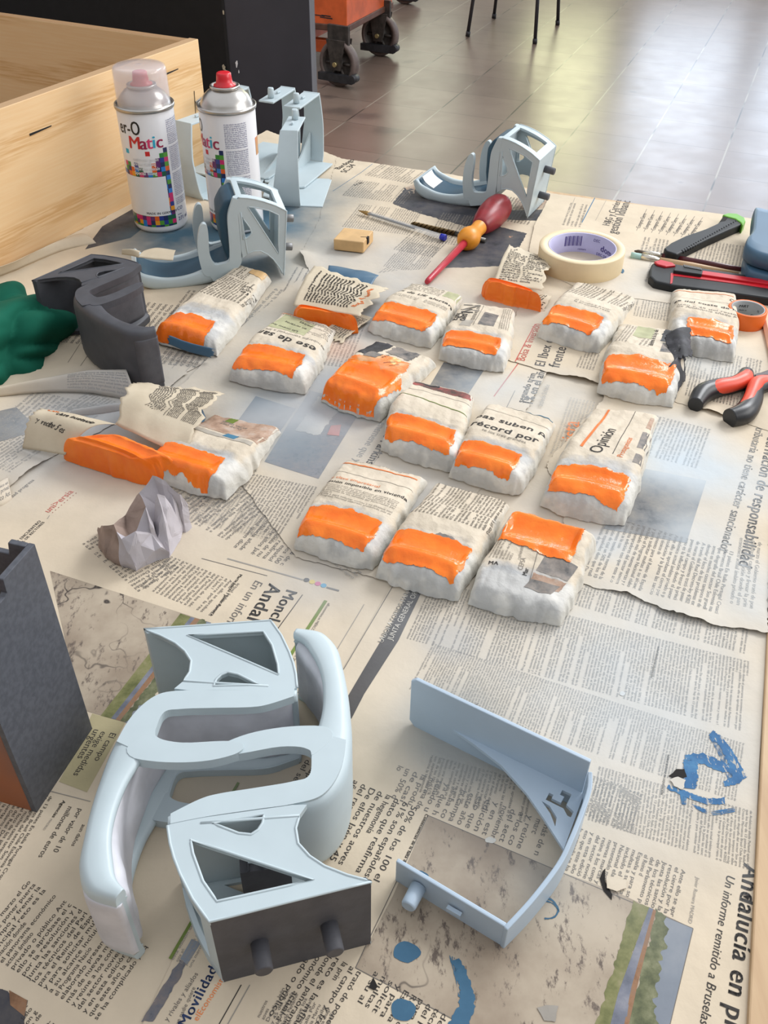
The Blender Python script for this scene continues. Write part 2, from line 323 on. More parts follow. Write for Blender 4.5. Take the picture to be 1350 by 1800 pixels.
# ---------------------------------------------------------------- mesh helpers
class MB:
    """collects shapes and links them as ONE mesh object"""
    def __init__(s): s.v = []; s.f = []; s.mi = []; s.mats = []; s.uv = None; s.sm = []
    def slot(s, m):
        if m not in s.mats: s.mats.append(m)
        return s.mats.index(m)
    def add(s, vs, fs, m, smooth=False):
        b = len(s.v); k = s.slot(m); s.v += [tuple(p) for p in vs]
        for f in fs: s.f.append(tuple(b+i for i in f)); s.mi.append(k); s.sm.append(smooth)
    def box(s, c, d, m, rot=None):
        vs = [Vector((x*d[0]/2, y*d[1]/2, z*d[2]/2)) for x in (-1, 1) for y in (-1, 1) for z in (-1, 1)]
        if rot is not None: vs = [rot @ q for q in vs]
        vs = [q+Vector(c) for q in vs]
        s.add(vs, [(0, 1, 3, 2), (4, 6, 7, 5), (0, 4, 5, 1), (2, 3, 7, 6), (0, 2, 6, 4), (1, 5, 7, 3)], m)
    def hexa(s, lo, hi, m):                       # prism between two equal rings of points
        n = len(lo); s.add(list(lo)+list(hi), [tuple(range(n))[::-1], tuple(range(n, 2*n))]+[(i, (i+1) % n, n+(i+1) % n, n+i) for i in range(n)], m)
    def rings(s, R, m, closed=True, caps=True, smooth=True):
        n = len(R[0]); vs = [p for r in R for p in r]; fs = []
        for i in range(len(R)-1):
            for j in range(n if closed else n-1):
                a, b = i*n+j, i*n+(j+1) % n; fs.append((a, b, b+n, a+n))
        s.add(vs, fs, m, smooth)
        if caps and closed:
            s.add(R[0], [tuple(range(n))[::-1]], m); s.add(R[-1], [tuple(range(n))], m)
    def tube(s, pts, r, m, n=10, closed=False, smooth=True):
        pts = [Vector(p) for p in pts]; R = []; N = len(pts); up = None
        for i, p in enumerate(pts):
            if closed: d = pts[(i+1) % N]-pts[i-1]
            else: d = pts[min(i+1, N-1)]-pts[max(i-1, 0)]
            d.normalize()
            if up is None: up = d.orthogonal().normalized()
            up = (up-d*up.dot(d)).normalized(); sd = d.cross(up)
            rr = r[i] if isinstance(r, (list, tuple)) else r
            R.append([p+(up*math.cos(a)+sd*math.sin(a))*rr for a in [2*math.pi*k/n for k in range(n)]])
        if closed: R.append(R[0])
        s.rings(R, m, caps=not closed, smooth=smooth)
    def lathe(s, prof, m, c=(0, 0, 0), n=40, ax=None, smooth=True, a0=0, a1=2*math.pi):
        """prof: (radius, height); ax: matrix turning z"""
        R = []; full = abs(a1-a0-2*math.pi) < 1e-6
        for r, h in prof:
            ring = [Vector((r*math.cos(a0+(a1-a0)*k/n), r*math.sin(a0+(a1-a0)*k/n), h)) for k in range(n if full else n+1)]
            if ax is not None: ring = [ax @ q for q in ring]
            R.append([q+Vector(c) for q in ring])
        s.rings(R, m, closed=full, caps=False, smooth=smooth)
    def disc(s, r, h, m, c=(0, 0, 0), n=40, ax=None, up=True):
        ring = [Vector((r*math.cos(2*math.pi*k/n), r*math.sin(2*math.pi*k/n), h)) for k in range(n)]
        if ax is not None: ring = [ax @ q for q in ring]
        s.add([q+Vector(c) for q in ring], [tuple(range(n)) if up else tuple(range(n))[::-1]], m)
    def plate(s, outer, holes, f, t0, t1, m):
        """flat polygon with holes, f(x, y, t) -> point, between t0 and t1"""
        polys = [[Vector((x, y, 0)) for x, y in outer]]+[[Vector((x, y, 0)) for x, y in h] for h in holes]
        flat = [q for p in polys for q in p]; tris = tessellate_polygon(polys); n = len(flat)
        vs = [f(q.x, q.y, t0) for q in flat]+[f(q.x, q.y, t1) for q in flat]
        fs = [tuple(t) for t in tris]+[tuple(n+i for i in t[::-1]) for t in tris]
        b = 0
        for p in polys:
            k = len(p)
            for i in range(k): fs.append((b+i, b+(i+1) % k, n+b+(i+1) % k, n+b+i))
            b += k
        s.add(vs, fs, m)
    def build(s, name, parent=None, label=None, cat=None, group=None, kind=None, bevel=0, seg=2, solid=0, sub=0, fix=True, M=None, smooth_all=False):
        me = bpy.data.meshes.new(name)
        vv = s.v if M is None else [tuple(M @ Vector(p)) for p in s.v]
        me.from_pydata(vv, [], s.f)
        for m in s.mats: me.materials.append(MAT[m])
        me.polygons.foreach_set('material_index', s.mi); me.polygons.foreach_set('use_smooth', [True]*len(s.f) if smooth_all else s.sm)
        if s.uv is not None:
            l = me.uv_layers.new(name='UVMap'); li = np.zeros(len(me.loops), dtype=np.int32); me.loops.foreach_get('vertex_index', li)
            l.data.foreach_set('uv', np.array(s.uv, dtype=np.float32)[li].ravel())
        me.update()
        if fix:
            b = bmesh.new(); b.from_mesh(me); bmesh.ops.remove_doubles(b, verts=b.verts, dist=1e-6); bmesh.ops.recalc_face_normals(b, faces=b.faces); b.to_mesh(me); b.free()
        o = bpy.data.objects.new(name, me); COL.objects.link(o)
        if parent is not None: o.parent = parent
        tag(o, label, cat, group, kind)
        if sub: q = o.modifiers.new('sub', 'SUBSURF'); q.levels = q.render_levels = sub
        if solid: q = o.modifiers.new('solid', 'SOLIDIFY'); q.thickness = solid; q.offset = 0
        if bevel: q = o.modifiers.new('bevel', 'BEVEL'); q.width = bevel; q.segments = seg; q.limit_method = 'ANGLE'; q.angle_limit = .6; q.harden_normals = False
        return o
def tag(o, label=None, cat=None, group=None, kind=None):
    if label: o['label'] = label
    if cat: o['category'] = cat
    if group: o['group'] = group
    if kind: o['kind'] = kind
    return o
def empty(name, loc, label, cat, group=None):
    o = bpy.data.objects.new(name, None); COL.objects.link(o); o.location = loc; o.empty_display_size = .02
    return tag(o, label, cat, group)
def rel(o, ob):                                   # keep world coordinates when parenting to an unrotated empty
    ob.location = -o.location; return ob
def smoothpath(pts, n, closed=False):
    P = [np.array(p, float) for p in pts]; N = len(P); out = []
    T = [i*(N if closed else N-1)/(n if closed else n-1) for i in range(n)]
    for t in T:
        i = min(int(t), N-1 if closed else N-2); f = t-i
        g = (lambda k: P[k % N]) if closed else (lambda k: P[min(max(k, 0), N-1)])
        a, b, c, d = g(i-1), g(i), g(i+1), g(i+2)
        out.append(tuple(.5*((2*b)+(c-a)*f+(2*a-5*b+4*c-d)*f*f+(3*b-a-3*c+d)*f**3)))
    return out
# value noise for crumples
_rs = np.random.RandomState(7); _tab = _rs.rand(256, 256)
def vn(x, y, seed=0):
    x = np.asarray(x, float)+seed*17.3; y = np.asarray(y, float)+seed*5.7
    xi = np.floor(x).astype(int); yi = np.floor(y).astype(int); fx = x-xi; fy = y-yi
    fx = fx*fx*(3-2*fx); fy = fy*fy*(3-2*fy); T = lambda a, b: _tab[a % 256, b % 256]
    return (T(xi, yi)*(1-fx)+T(xi+1, yi)*fx)*(1-fy)+(T(xi, yi+1)*(1-fx)+T(xi+1, yi+1)*fx)*fy
def fbm(x, y, o=3, seed=0):
    a = 0; k = 1; t = 0
    for i in range(o): a = a+vn(x*2**i, y*2**i, seed+i*3)*k; t += k; k *= .5
    return a/t
def ridge(x, y, o=3, seed=0):
    a = 0; k = 1; t = 0
    for i in range(o): a = a+np.abs(2*vn(x*1.9**i, y*1.9**i, seed+i*5)-1)*k; t += k; k *= .55
    return a/t

# ---------------------------------------------------------------- lettering
_G = {}
def glyph(ch, bold):
    k = (ch, bold)
    if k in _G: return _G[k]
    def mesh_of(txt):
        cu = bpy.data.curves.new('g', 'FONT'); cu.body = txt; cu.size = 1; cu.resolution_u = 3; cu.fill_mode = 'FRONT'; cu.offset = 0
        o = bpy.data.objects.new('g', cu); COL.objects.link(o); dg = bpy.context.evaluated_depsgraph_get(); dg.update()
        e = o.evaluated_get(dg); me = e.to_mesh(); me.calc_loop_triangles()
        v = np.zeros(len(me.vertices)*3); me.vertices.foreach_get('co', v); v = v.reshape(-1, 3)[:, :2].copy()
        f = [tuple(p.vertices) for p in me.loop_triangles]; e.to_mesh_clear(); bpy.data.objects.remove(o); bpy.data.curves.remove(cu)
        return v, f
    if bold:
        v, f, a = glyph(ch, False); n = len(v); vs = []; fs = []
        for q, dx in enumerate((-.016, .0, .016, .03)): vs.append(v+np.array([dx, 0])); fs += [tuple(i+q*n for i in t) for t in f]
        _G[k] = (np.concatenate(vs), fs, a+.035); return _G[k]
    v, f = mesh_of(ch) if ch != ' ' else (np.zeros((0, 2)), [])
    if ch == ' ': adv = .30
    else:
        if '|' not in _G: _G['|'] = mesh_of('|')[0][:, 0].min()
        a = mesh_of(ch+'|')[0]; adv = a[:, 0].max()
        b = mesh_of('|')[0][:, 0].max(); adv = adv-b
    _G[k] = (v, f, max(adv, .1)); return _G[k]
def twidth(txt, bold=False): return sum(glyph(c, bold)[2] for c in txt)
def lay(mb, P, txt, mat, size, o, xd, yd=None, bold=False, sx=1.0, off=.00022, fit=None, ital=0, cut=None):
    """letters on a surface: P(X, Y, off) -> 3D; o start of baseline, xd direction, yd up, in surface metres"""
    xd = np.array(xd, float); xd /= np.linalg.norm(xd); yd = np.array([-xd[1], xd[0]]) if yd is None else np.array(yd, float)/np.linalg.norm(yd)
    if fit: sx = fit/(twidth(txt, bold)*size)
    cx = 0.; V = []; Fs = []; n = 0
    for ch in txt:
        v, f, a = glyph(ch, bold)
        if len(v):
            X = (v[:, 0]+cx+v[:, 1]*ital)*size*sx; Y = v[:, 1]*size
            V.append(np.array(o)+X[:, None]*xd+Y[:, None]*yd)
            for q in f: Fs.append(tuple(i+n for i in q))
            n += len(v)
        cx += a
    if V:
        V = np.concatenate(V)
        if cut:
            V = [tuple(q) for q in V]; out = []; st = [t for f in Fs for t in ((f[0], f[i], f[i+1]) for i in range(1, len(f)-1))]
            while st:
                t = st.pop(); e = [np.hypot(V[t[i]][0]-V[t[(i+1) % 3]][0], V[t[i]][1]-V[t[(i+1) % 3]][1]) for i in range(3)]; k = int(np.argmax(e))
                if e[k] < cut: out.append(t); continue
                a, b_, c = t[k], t[(k+1) % 3], t[(k+2) % 3]; V.append(((V[a][0]+V[b_][0])/2, (V[a][1]+V[b_][1])/2)); m_ = len(V)-1; st += [(a, m_, c), (m_, b_, c)]
            V = np.array(V); Fs = out
        mb.add(P(V[:, 0], V[:, 1], off), Fs, mat)
    return cx*size*sx
WORDS = ("presentado más de nuevas marcas y reúne a los compradores del sector noviembre y en esta edición eso que este año la campaña se ha complicado ya que hemos tenido una merma de la producción de casi un 50% "
 "de los 100 el 61% son españoles dato que reafirma la hegemonía de nuestros aoves De ellos Jaén y 45 del resto de Andalucía añade Peñamil quien dice que los hay de 13 países En Italia Portugal Croacia Marruecos Brasil Chile Eslovenia mapa que "
 "diografía del sector Son grandísimos aoves en muchos casos tampoco se debe desviar el foco de los problemas exógenos A través del Real Decreto-ley 4/2022 de marzo el Gobierno trató de poner puertas al campo y frenar la principal reto es la inflación "
 "donde el panorama económico actual ámbito privado o público Ante ello se aprobase el cierre por la resolución y la Junta las sanciones de los técnicos del Parlamento para el Reino de España y para solicitar multas a su alcance incluido el Programa Nacional elaborado").split()
class Flow:
    def __init__(s, seed): s.i = seed*37 % len(WORDS)
    def line(s, n):
        out = ''
        while len(out) < n: out += WORDS[s.i % len(WORDS)]+' '; s.i += 1
        return out[:n].rstrip()
def block(mb, P, o, xe, ye, n, mat, seed=1, gaps=.15, size=None, bold=False, off=.0002, hyph=.12):
    """n lines of small print filling the patch o, o->xe (reading), o->ye (last line)"""
    o = np.array(o, float); X = np.array(xe, float)-o; Y = np.array(ye, float)-o; L = np.linalg.norm(X); xd = X/L
    Y = Y-xd*Y.dot(xd); D = np.linalg.norm(Y); yd = Y/D; pit = D/n; sz = size or pit*.98; fl = Flow(seed); rnd = random.Random(seed)
    per = max(3, int(L/(sz*.53)))
    for k in range(n):
        p = o+yd*pit*(k+.85); last = rnd.random() < gaps
        t = fl.line(int(per*rnd.uniform(.25, .85)) if last else per)
        lay(mb, P, t, mat, sz, p, xd, -yd, bold, off=off, fit=None if last else L*.985, sx=L/(per*.53*sz)*.95 if last else 1)
# ---------------------------------------------------------------- room: floor, walls with windows, table, cabinet, crate
def qbox(name, c, d, m, **k):
    b = MB(); b.box(c, d, m); return b.build(name, **k)
qbox('floor', (0, 4.5, FL-.05), (14, 14, .1), 'floor_tiles', kind='structure')
def wall_pieces():
    b = MB(); y = 9.45; edges = [-7]
    for wx, ww, c, p in WIN: edges += [wx-ww/2-.04, wx+ww/2+.04]
    edges.append(7)
    for i in range(0, len(edges), 2): b.box(((edges[i]+edges[i+1])/2, y, FL+1.6), (edges[i+1]-edges[i], .2, 3.2), 'wall_white')
    for i in range(1, len(edges)-1, 2):
        for z0, z1 in ((0, .75), (2.75, 3.2)): b.box(((edges[i]+edges[i+1])/2, y, FL+(z0+z1)/2), (edges[i+1]-edges[i], .2, z1-z0), 'wall_white')
    b.build('wall_back', kind='structure')
wall_pieces()
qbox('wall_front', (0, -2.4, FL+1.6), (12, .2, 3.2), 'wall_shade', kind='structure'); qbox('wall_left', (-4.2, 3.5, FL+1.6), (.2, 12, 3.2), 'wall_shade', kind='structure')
for i, (wx, ww, c, p) in enumerate(WIN):
    b = MB()
    for s_ in (-1, 1): b.box((wx+s_*(ww/2+.02), 9.42, FL+1.75), (.04, .08, 2.0), 'window_frame_grey')
    for z_ in (.77, 2.73): b.box((wx, 9.42, FL+z_), (ww, .08, .04), 'window_frame_grey')
    b.build('window_%d' % (i+1), kind='structure')

# the workbench
TA = math.radians(-20.2)
bl = un(590, 280); br = un(1350, 391); ed = (br-bl).normalized(); pe = Vector((-ed.y, ed.x, 0))*-1
RB = un(1345, 1120)+Vector((.022, 0, 0)); RD = (un(1345, 1120)-un(1310, 1795)).normalized()
def tpt(a, b_): return bl+ed*a+pe*b_
tr = tpt(.62, 0)
# right back corner where back edge meets right edge
den = RD.x*ed.y-RD.y*ed.x; k = ((bl.x-RB.x)*ed.y-(bl.y-RB.y)*ed.x)/den; corner = RB+RD*k
poly = [tpt(-1.25, 0), corner, RB-RD*.75, RB-RD*.75+Vector((-1.3, .15, 0)), tpt(-1.25, 1.1)]
tb = empty('workbench', (0, .8, FL), 'wooden workbench covered with newspaper sheets, its bare edge showing at the right', 'table')
b = MB(); b.hexa([p+Vector((0, 0, -.03)) for p in poly], [p+Vector((0, 0, -.0006)) for p in poly], 'table_wood'); o = b.build('tabletop', parent=tb); rel(tb, o)
cx = sum((p for p in poly), Vector())/len(poly)
for p in (poly[1], poly[2], poly[3], poly[0]):
    q = p+(cx-p).normalized()*.12; b = MB(); b.box((q.x, q.y, (FL-.03)/2), (.06, .06, -FL-.03), 'table_wood'); rel(tb, b.build('leg', parent=tb))
# raised wooden lip along the right side
b = MB(); e0 = RB-RD*.75; nrm = Vector((RD.y, -RD.x, 0))
pts = [un(1345, 1120)-RD*.95, un(1345, 1120)+RD*.9]
q0, q1 = pts; W_ = .02
b.hexa([q0, q1, q1+nrm*W_, q0+nrm*W_], [p+Vector((0, 0, .006)) for p in (q0, q1, q1+nrm*W_, q0+nrm*W_)], 'table_wood'); rel(tb, b.build('edge_strip', parent=tb, bevel=.001))

# dark cabinet behind the table
def vert_at(px0, y0, px1, y1, Y):                # vertical line through two pixels, standing at depth Y
    best = None
    for i in range(400):
        x = -1.2+i*.005
        e = 0
        for (px, py) in ((px0, y0), (px1, y1)):
            r = _d+CR*(px-675)/FPX+CU*(900-py)/FPX; t = Y/r[1]; e += abs(r[0]*t-x)
        if best is None or e < best[0]: best = (e, x)
    return best[1]
ca, cb = vert_at(391, 0, 405, 160, 1.80), vert_at(545.5, 0, 551.5, 160, 1.80)
cab = empty('dark_cabinet', (ca, 1.8, FL), 'tall charcoal cabinet with a chipped corner standing behind the bench', 'cabinet')
def zf(p, z): return Vector((p[0], p[1], z))
pl = [(ca, 1.8), (cb, 1.8), (cb*1.22, 1.8*1.3), (ca-.3, 2.55)]
b = MB(); b.hexa([zf(p, FL) for p in pl], [zf(p, FL+1.7) for p in pl], 'charcoal_laminate'); rel(cab, b.build('body', parent=cab, bevel=.001))
pl = [(ca+.001, 1.7985), (ca-.02, 1.83), (-2.4, 2.75), (-2.4, 2.70), (ca-.004, 1.7985)]
b = MB(); b.hexa([zf(p, FL) for p in pl], [zf(p, FL+1.7) for p in pl], 'unlit_laminate')  # unlit side of the cabinet, its shade put into a near-black colour
rel(cab, b.build('side_panel', parent=cab, label='long side panel painted black as its unlit face'))
b = MB()
rnd = random.Random(3)
def chip(px, py, r, m='chipboard', n=9, sq=1.6):
    r_ = _d+CR*(px-675)/FPX+CU*(900-py)/FPX; t = 1.7965/r_[1]; c = Vector((r_[0]*t, 1.7965, CH+r_[2]*t))
    ring = [(c.x+r*math.cos(a)*rnd.uniform(.5, 1.2), c.z+r*sq*math.sin(a)*rnd.uniform(.5, 1.2)) for a in [2*math.pi*k/n for k in range(n)]]
    b.plate(ring, [], lambda x, y, t: Vector((x, t, y)), c.y, c.y-.0015, m)
chip(397, 128, .005); chip(398, 136, .0045); chip(393, 117, .003); chip(416, 112, .0022, 'can_white', sq=2.8); chip(393, 22, .0015, 'chipboard', sq=4); chip(420, 126, .001, 'can_white', sq=3)
o = rel(cab, b.build('chipped_edge', parent=cab, label='pale chips in the dark laminate')); tag(o, kind='stuff')

# plywood crate on the table
K0 = un(0, 480); K1 = un(372, 288); kd = (K1-K0).normalized(); kn_ = Vector((-kd.y, kd.x, 0)); HC = .163
tq = un(0, 20, HC); bd = (tq-(K1+Vector((0, 0, HC)))); bd.z = 0; bd.normalize()
crate = empty('plywood_crate', K1, 'low open plywood box with pale grain standing at the back left', 'box')
def board(name, a, b_, th, z0, z1, m, inward, top='plywood_edge', **kw):
    mb = MB(); n_ = Vector(inward); a = Vector(a); b_ = Vector(b_); L = (b_-a).length
    lo = [a, b_, b_+n_*th, a+n_*th]; mb.hexa([Vector((p.x, p.y, z0)) for p in lo], [Vector((p.x, p.y, z1)) for p in lo], m)
    mb.mats.append(top); mb.mi[1] = 1
    d = (b_-a).normalized(); mb.uv = [((Vector((v[0], v[1], 0))-Vector((a.x, a.y, 0))).dot(d), v[2]+.3*kw.get('seed', 1)) for v in mb.v]
    return rel(crate, mb.build(name, parent=crate, fix=False, bevel=.0008))
inw = kn_ if kn_.dot(bd) > 0 else -kn_
board('front_board', K0-kd*.35, K1, .014, .0005, HC, 'plywood', inw)
K2 = K1+bd*1.05
inb = -kd+bd*(kd.dot(bd)); inb.normalize()
board('back_board', K1+inw*.002+bd*.014, K2, .014, .0005, HC-.001, 'plywood', inb, seed=4)
mb = MB(); lo = [K0-kd*.34+inw*.014, K1+inw*.014-kd*.02, K2+inb*.014, K2+inb*.014-kd*.75]
mb.hexa([Vector((p.x, p.y, .004)) for p in lo], [Vector((p.x, p.y, .030)) for p in lo], 'plywood_dusty'); rel(crate, mb.build('crate_bottom', parent=crate, label='dusty brown bottom board'))
def oncrate(px, py):                             # point of the front board seen at a pixel
    r = Vector(_d+CR*(px-675)/FPX+CU*(900-py)/FPX); o_ = Vector((0, 0, CH)); n_ = -inw
    t = (K1-o_).dot(n_)/r.dot(n_); return o_+r*t
mb = MB()
for (a, b2, wd) in (((52, 237), (90, 221), .0012), ((292, 130), (313, 121), .0010), ((341, 160), (344, 205), .0004)):
    A, B = oncrate(*a), oncrate(*b2); dd = (B-A).normalized(); up = dd.cross(inw).normalized()
    mb.hexa([A-up*wd-inw*.0006, B-up*wd*.4-inw*.0006, B+up*wd*.4-inw*.0006, A+up*wd-inw*.0006], [A-up*wd+inw*.0003, B-up*wd*.4+inw*.0003, B+up*wd*.4+inw*.0003, A+up*wd+inw*.0003], 'hole_dark')
tag(rel(crate, mb.build('staple_slots', parent=crate, label='dark slits in the plywood')), kind='stuff')
mb = MB(); A, B, Cc, D = (oncrate(*p) for p in ((343, 178), (366, 161), (368, 178), (346, 192)))
mb.hexa([p-inw*.0016 for p in (A, B, Cc, D)], [p-inw*.0002 for p in (A, B, Cc, D)], 'zinc')
m0 = (A+D)/2+(B-A)*.3; mb.tube([m0-inw*.003, m0-inw*.0014], .0035, 'steel', 12)
rel(crate, mb.build('corner_strap', parent=crate, label='zinc strap with a screw at the corner', bevel=.0004))

# ---------------------------------------------------------------- newspapers
def common(x, y):
    return .0014*fbm(x*7, y*7, 2, 1)+.0005*fbm(x*26, y*26, 2, 2)
class Sheet:
    def __init__(s, outline, k, lifts=(), torn=.0009, step=.009, seed=0, wave=1., mat='newsprint'):
        s.k = k; s.lifts = [(un(px, py), r, a) for px, py, r, a in lifts]; s.mb = MB(); s.seed = seed
        P = [un(*p) for p in outline]; out = []; rnd = random.Random(seed+5)
        for i, p in enumerate(P):
            q = P[(i+1) % len(P)]; n = max(1, int((q-p).length/.0022)) if torn else max(1, int((q-p).length/step))
            nn = Vector((-(q-p).y, (q-p).x, 0)).normalized()
            for j in range(n):
                c = p.lerp(q, j/n); a = torn*(float(fbm(c.x*220, c.y*220, 2, seed))-.5)*3+torn*rnd.uniform(-.25, .25)+.004*(float(fbm(c.x*18, c.y*18, 2, seed+3))-.5)*(1 if torn else 0)
                c = c+nn*a*(0 if j == 0 else 1); out.append((c.x, c.y))
        xs = [p[0] for p in out]; ys = [p[1] for p in out]; pts = [Vector(p) for p in out]; n0 = len(pts); A = np.array(out)
        gx, gy = np.meshgrid(np.arange(min(xs), max(xs), step), np.arange(min(ys), max(ys), step)); g = np.stack([gx.ravel(), gy.ravel()], 1)
        ins = np.zeros(len(g), bool); B = np.roll(A, -1, 0)
        for (x0, y0), (x1, y1) in zip(A, B):
            if y0 == y1: continue
            c = ((y0 > g[:, 1]) != (y1 > g[:, 1])) & (g[:, 0] < (x1-x0)*(g[:, 1]-y0)/(y1-y0)+x0); ins ^= c
        for p in g[ins]: pts.append(Vector((float(p[0]), float(p[1]))))
        r = delaunay_2d_cdt(pts, [(i, (i+1) % n0) for i in range(n0)], [tuple(range(n0))], 1, 1e-6)
        V = np.array([(p.x, p.y) for p in r[0]]); s.mb.add(s.P(V[:, 0], V[:, 1], 0), [tuple(f) for f in r[2]], mat, True)
    def h(s, x, y):
        z = common(x, y)+.0012+s.k*.00042
        for c, r, a in s.lifts:
            d = np.clip(1-np.hypot(x-c.x, y-c.y)/r, 0, 1); z = z+a*d*d*(3-2*d)
        return z
    def P(s, x, y, off): x = np.asarray(x, float); y = np.asarray(y, float); return np.stack([x, y, s.h(x, y)+off], 1)
    def w(s, p): q = un(p[0], p[1], .001); return (q.x, q.y)
    def zone(s, px, mat, off=.00012, step=.006, rag=0):
        pts = [Vector(s.w(p)) for p in px]; out = []
        for i, p in enumerate(pts):
            q = pts[(i+1) % len(pts)]; n = max(1, int((q-p).length/(.0015 if rag else step))); nn = Vector((-(q-p).y, (q-p).x)).normalized()
            for j in range(n):
                c = p.lerp(q, j/n); out.append(c+nn*rag*(float(fbm(c.x*400, c.y*400, 2, s.seed+9))-.5)*2)
        A = np.array([(p.x, p.y) for p in out]); n0 = len(out); P2 = [Vector((p.x, p.y)) for p in out]
        gx, gy = np.meshgrid(np.arange(A[:, 0].min(), A[:, 0].max(), step), np.arange(A[:, 1].min(), A[:, 1].max(), step)); g = np.stack([gx.ravel(), gy.ravel()], 1); ins = np.zeros(len(g), bool)
        for (x0, y0), (x1, y1) in zip(A, np.roll(A, -1, 0)):
            if y0 == y1: continue
            ins ^= ((y0 > g[:, 1]) != (y1 > g[:, 1])) & (g[:, 0] < (x1-x0)*(g[:, 1]-y0)/(y1-y0)+x0)
        for p in g[ins]: P2.append(Vector((float(p[0]), float(p[1]))))
        r = delaunay_2d_cdt(P2, [(i, (i+1) % n0) for i in range(n0)], [tuple(range(n0))], 1, 1e-6)
        V = np.array([(p.x, p.y) for p in r[0]]); s.mb.add(s.P(V[:, 0], V[:, 1], off), [tuple(f) for f in r[2]], mat, True)
    def line(s, a, b_, wd, mat, off=.00016):      # ruled line, width in metres
        A = Vector(s.w(a)); B = Vector(s.w(b_)); n = max(2, int((B-A).length/.006)); nn = Vector((-(B-A).y, (B-A).x)).normalized()*wd/2
        V = []
        for i in range(n+1): c = A.lerp(B, i/n); V += [c+nn, c-nn]
        V = np.array([(v.x, v.y) for v in V]); s.mb.add(s.P(V[:, 0], V[:, 1], off), [(2*i, 2*i+1, 2*i+3, 2*i+2) for i in range(n)], mat)
    def text(s, txt, a, b_, mat='ink', size=None, bold=False, off=.0002, sx=None, ital=0):
        """reads from pixel a to pixel b (baseline)"""
        A = np.array(s.w(a)); B = np.array(s.w(b_)); L = np.linalg.norm(B-A)
        size = size or L/(twidth(txt, bold))
        lay(s.mb, s.P, txt, mat, size, A, B-A, bold=bold, off=off, fit=L if sx is None else None, sx=sx or 1, ital=ital)
    def blk(s, o, xe, ye, n, mat='ink_body', seed=1, **k):
        o, X, Y = (np.array(s.w(p)) for p in (o, xe, ye))
        a = X-o; c = Y-o
        if a[0]*(-c[1])-a[1]*(-c[0]) < 0: o, X, Y = Y, X+c, o    # keep the letters unmirrored
        block(s.mb, s.P, o, X, Y, n, mat, seed, **k)
    def done(s, label, name='newspaper_sheet', group=None): return s.mb.build(name, label=label, cat='newspaper', group=group, fix=False)

s = Sheet([(640, 1240), (560, 700), (700, 480), (860, 345), (1200, 390), (1390, 420), (1370, 700), (1350, 1080), (1100, 1240)], -1.6, seed=15, torn=0)
s.blk((1030, 840), (1060, 700), (1120, 860), 9, 'ink_soft', 75)
s.done('underlying newspaper sheet showing between the middle and right sheets')
s = Sheet([(200, 900), (150, 640), (520, 440), (700, 480), (640, 700), (560, 1000)], -1.8, seed=16, torn=0); s.done('underlying newspaper sheet showing left of the middle sheet')
# K1 back left, dusted dark blue
s = Sheet([(-120, 560), (120, 418), (240, 356), (340, 300), (470, 232), (600, 281), (640, 300), (600, 420), (560, 480), (440, 600), (240, 700), (0, 700), (-200, 720)], 0, seed=1)
s.zone([(150, 440), (180, 400), (262, 352), (320, 350), (230, 420)], 'pic_dark')
s.blk((560, 400), (600, 330), (640, 420), 22, 'ink_soft', 3); s.blk((470, 560), (520, 470), (540, 590), 14, 'ink_body', 4)
s.blk((60, 600), (110, 545), (170, 680), 16, 'ink_body', 5); s.blk((110, 560), (150, 520), (240, 650), 18, 'ink_body', 6); s.blk((270, 640), (330, 560), (400, 690), 14, 'ink_body', 7)
s.blk((380, 560), (440, 500), (440, 620), 9, 'ink_soft', 8); s.blk((290, 560), (330, 510), (370, 580), 10, 'ink_body', 9)
for i in range(9): s.line((120+i*22, 640+i*6), (170+i*24, 560+i*7), .0004, 'ink_body')
s.done('newspaper sheet at the back left dusted dark blue under the spray cans')
# K2 back centre
s = Sheet([(560, 500), (525, 455), (560, 390), (592, 281), (680, 293), (780, 308), (980, 344), (950, 420), (900, 480), (760, 520), (640, 600)], 1, lifts=[(527, 460, .03, .010)], seed=2)
s.text('50.74', (636, 322), (612, 330), 'ink', bold=True, size=.007, sx=1); s.text('Bardogo', (596, 300), (624, 283), 'ink', bold=True); s.text('SC.34', (608, 306), (626, 292), 'ink', bold=True)
s.line((585, 338), (634, 306), .0007, 'ink_blue'); s.line((634, 306), (655, 290), .0007, 'ink_blue')
s.blk((600, 345), (628, 318), (700, 372), 26, 'ink_soft', 11); s.blk((640, 310), (668, 290), (720, 338), 20, 'ink_soft', 12)
s.blk((600, 400), (632, 360), (700, 440), 28, 'ink_soft', 13); s.blk((672, 470), (712, 425), (735, 490), 18, 'ink_body', 14); s.blk((690, 440), (738, 395), (760, 455), 16, 'ink_body', 15)
s.blk((606, 520), (680, 470), (690, 560), 22, 'ink_soft', 16); s.blk((745, 425), (778, 375), (800, 440), 12, 'ink_soft', 17)
s.zone([(690, 360), (712, 332), (760, 340), (850, 350), (900, 372), (870, 398), (820, 400), (775, 388), (720, 372)], 'pic_dark', rag=.002)
s.zone([(712, 332), (730, 325), (745, 334), (722, 345)], 'pic_brown')
s.zone([(868, 398), (926, 412), (905, 450), (885, 486), (770, 474), (800, 440), (832, 400)], 'pic_dark', rag=.001)
s.zone([(905, 352), (968, 350), (960, 368), (905, 370)], 'pic_brown'); s.zone([(900, 372), (958, 370), (950, 390), (880, 388)], 'pic_dark')
s.blk((850, 385), (880, 345), (930, 395), 14, 'ink_body', 18)
s.done('newspaper sheet at the back centre with dark printed pictures under the screwdriver')
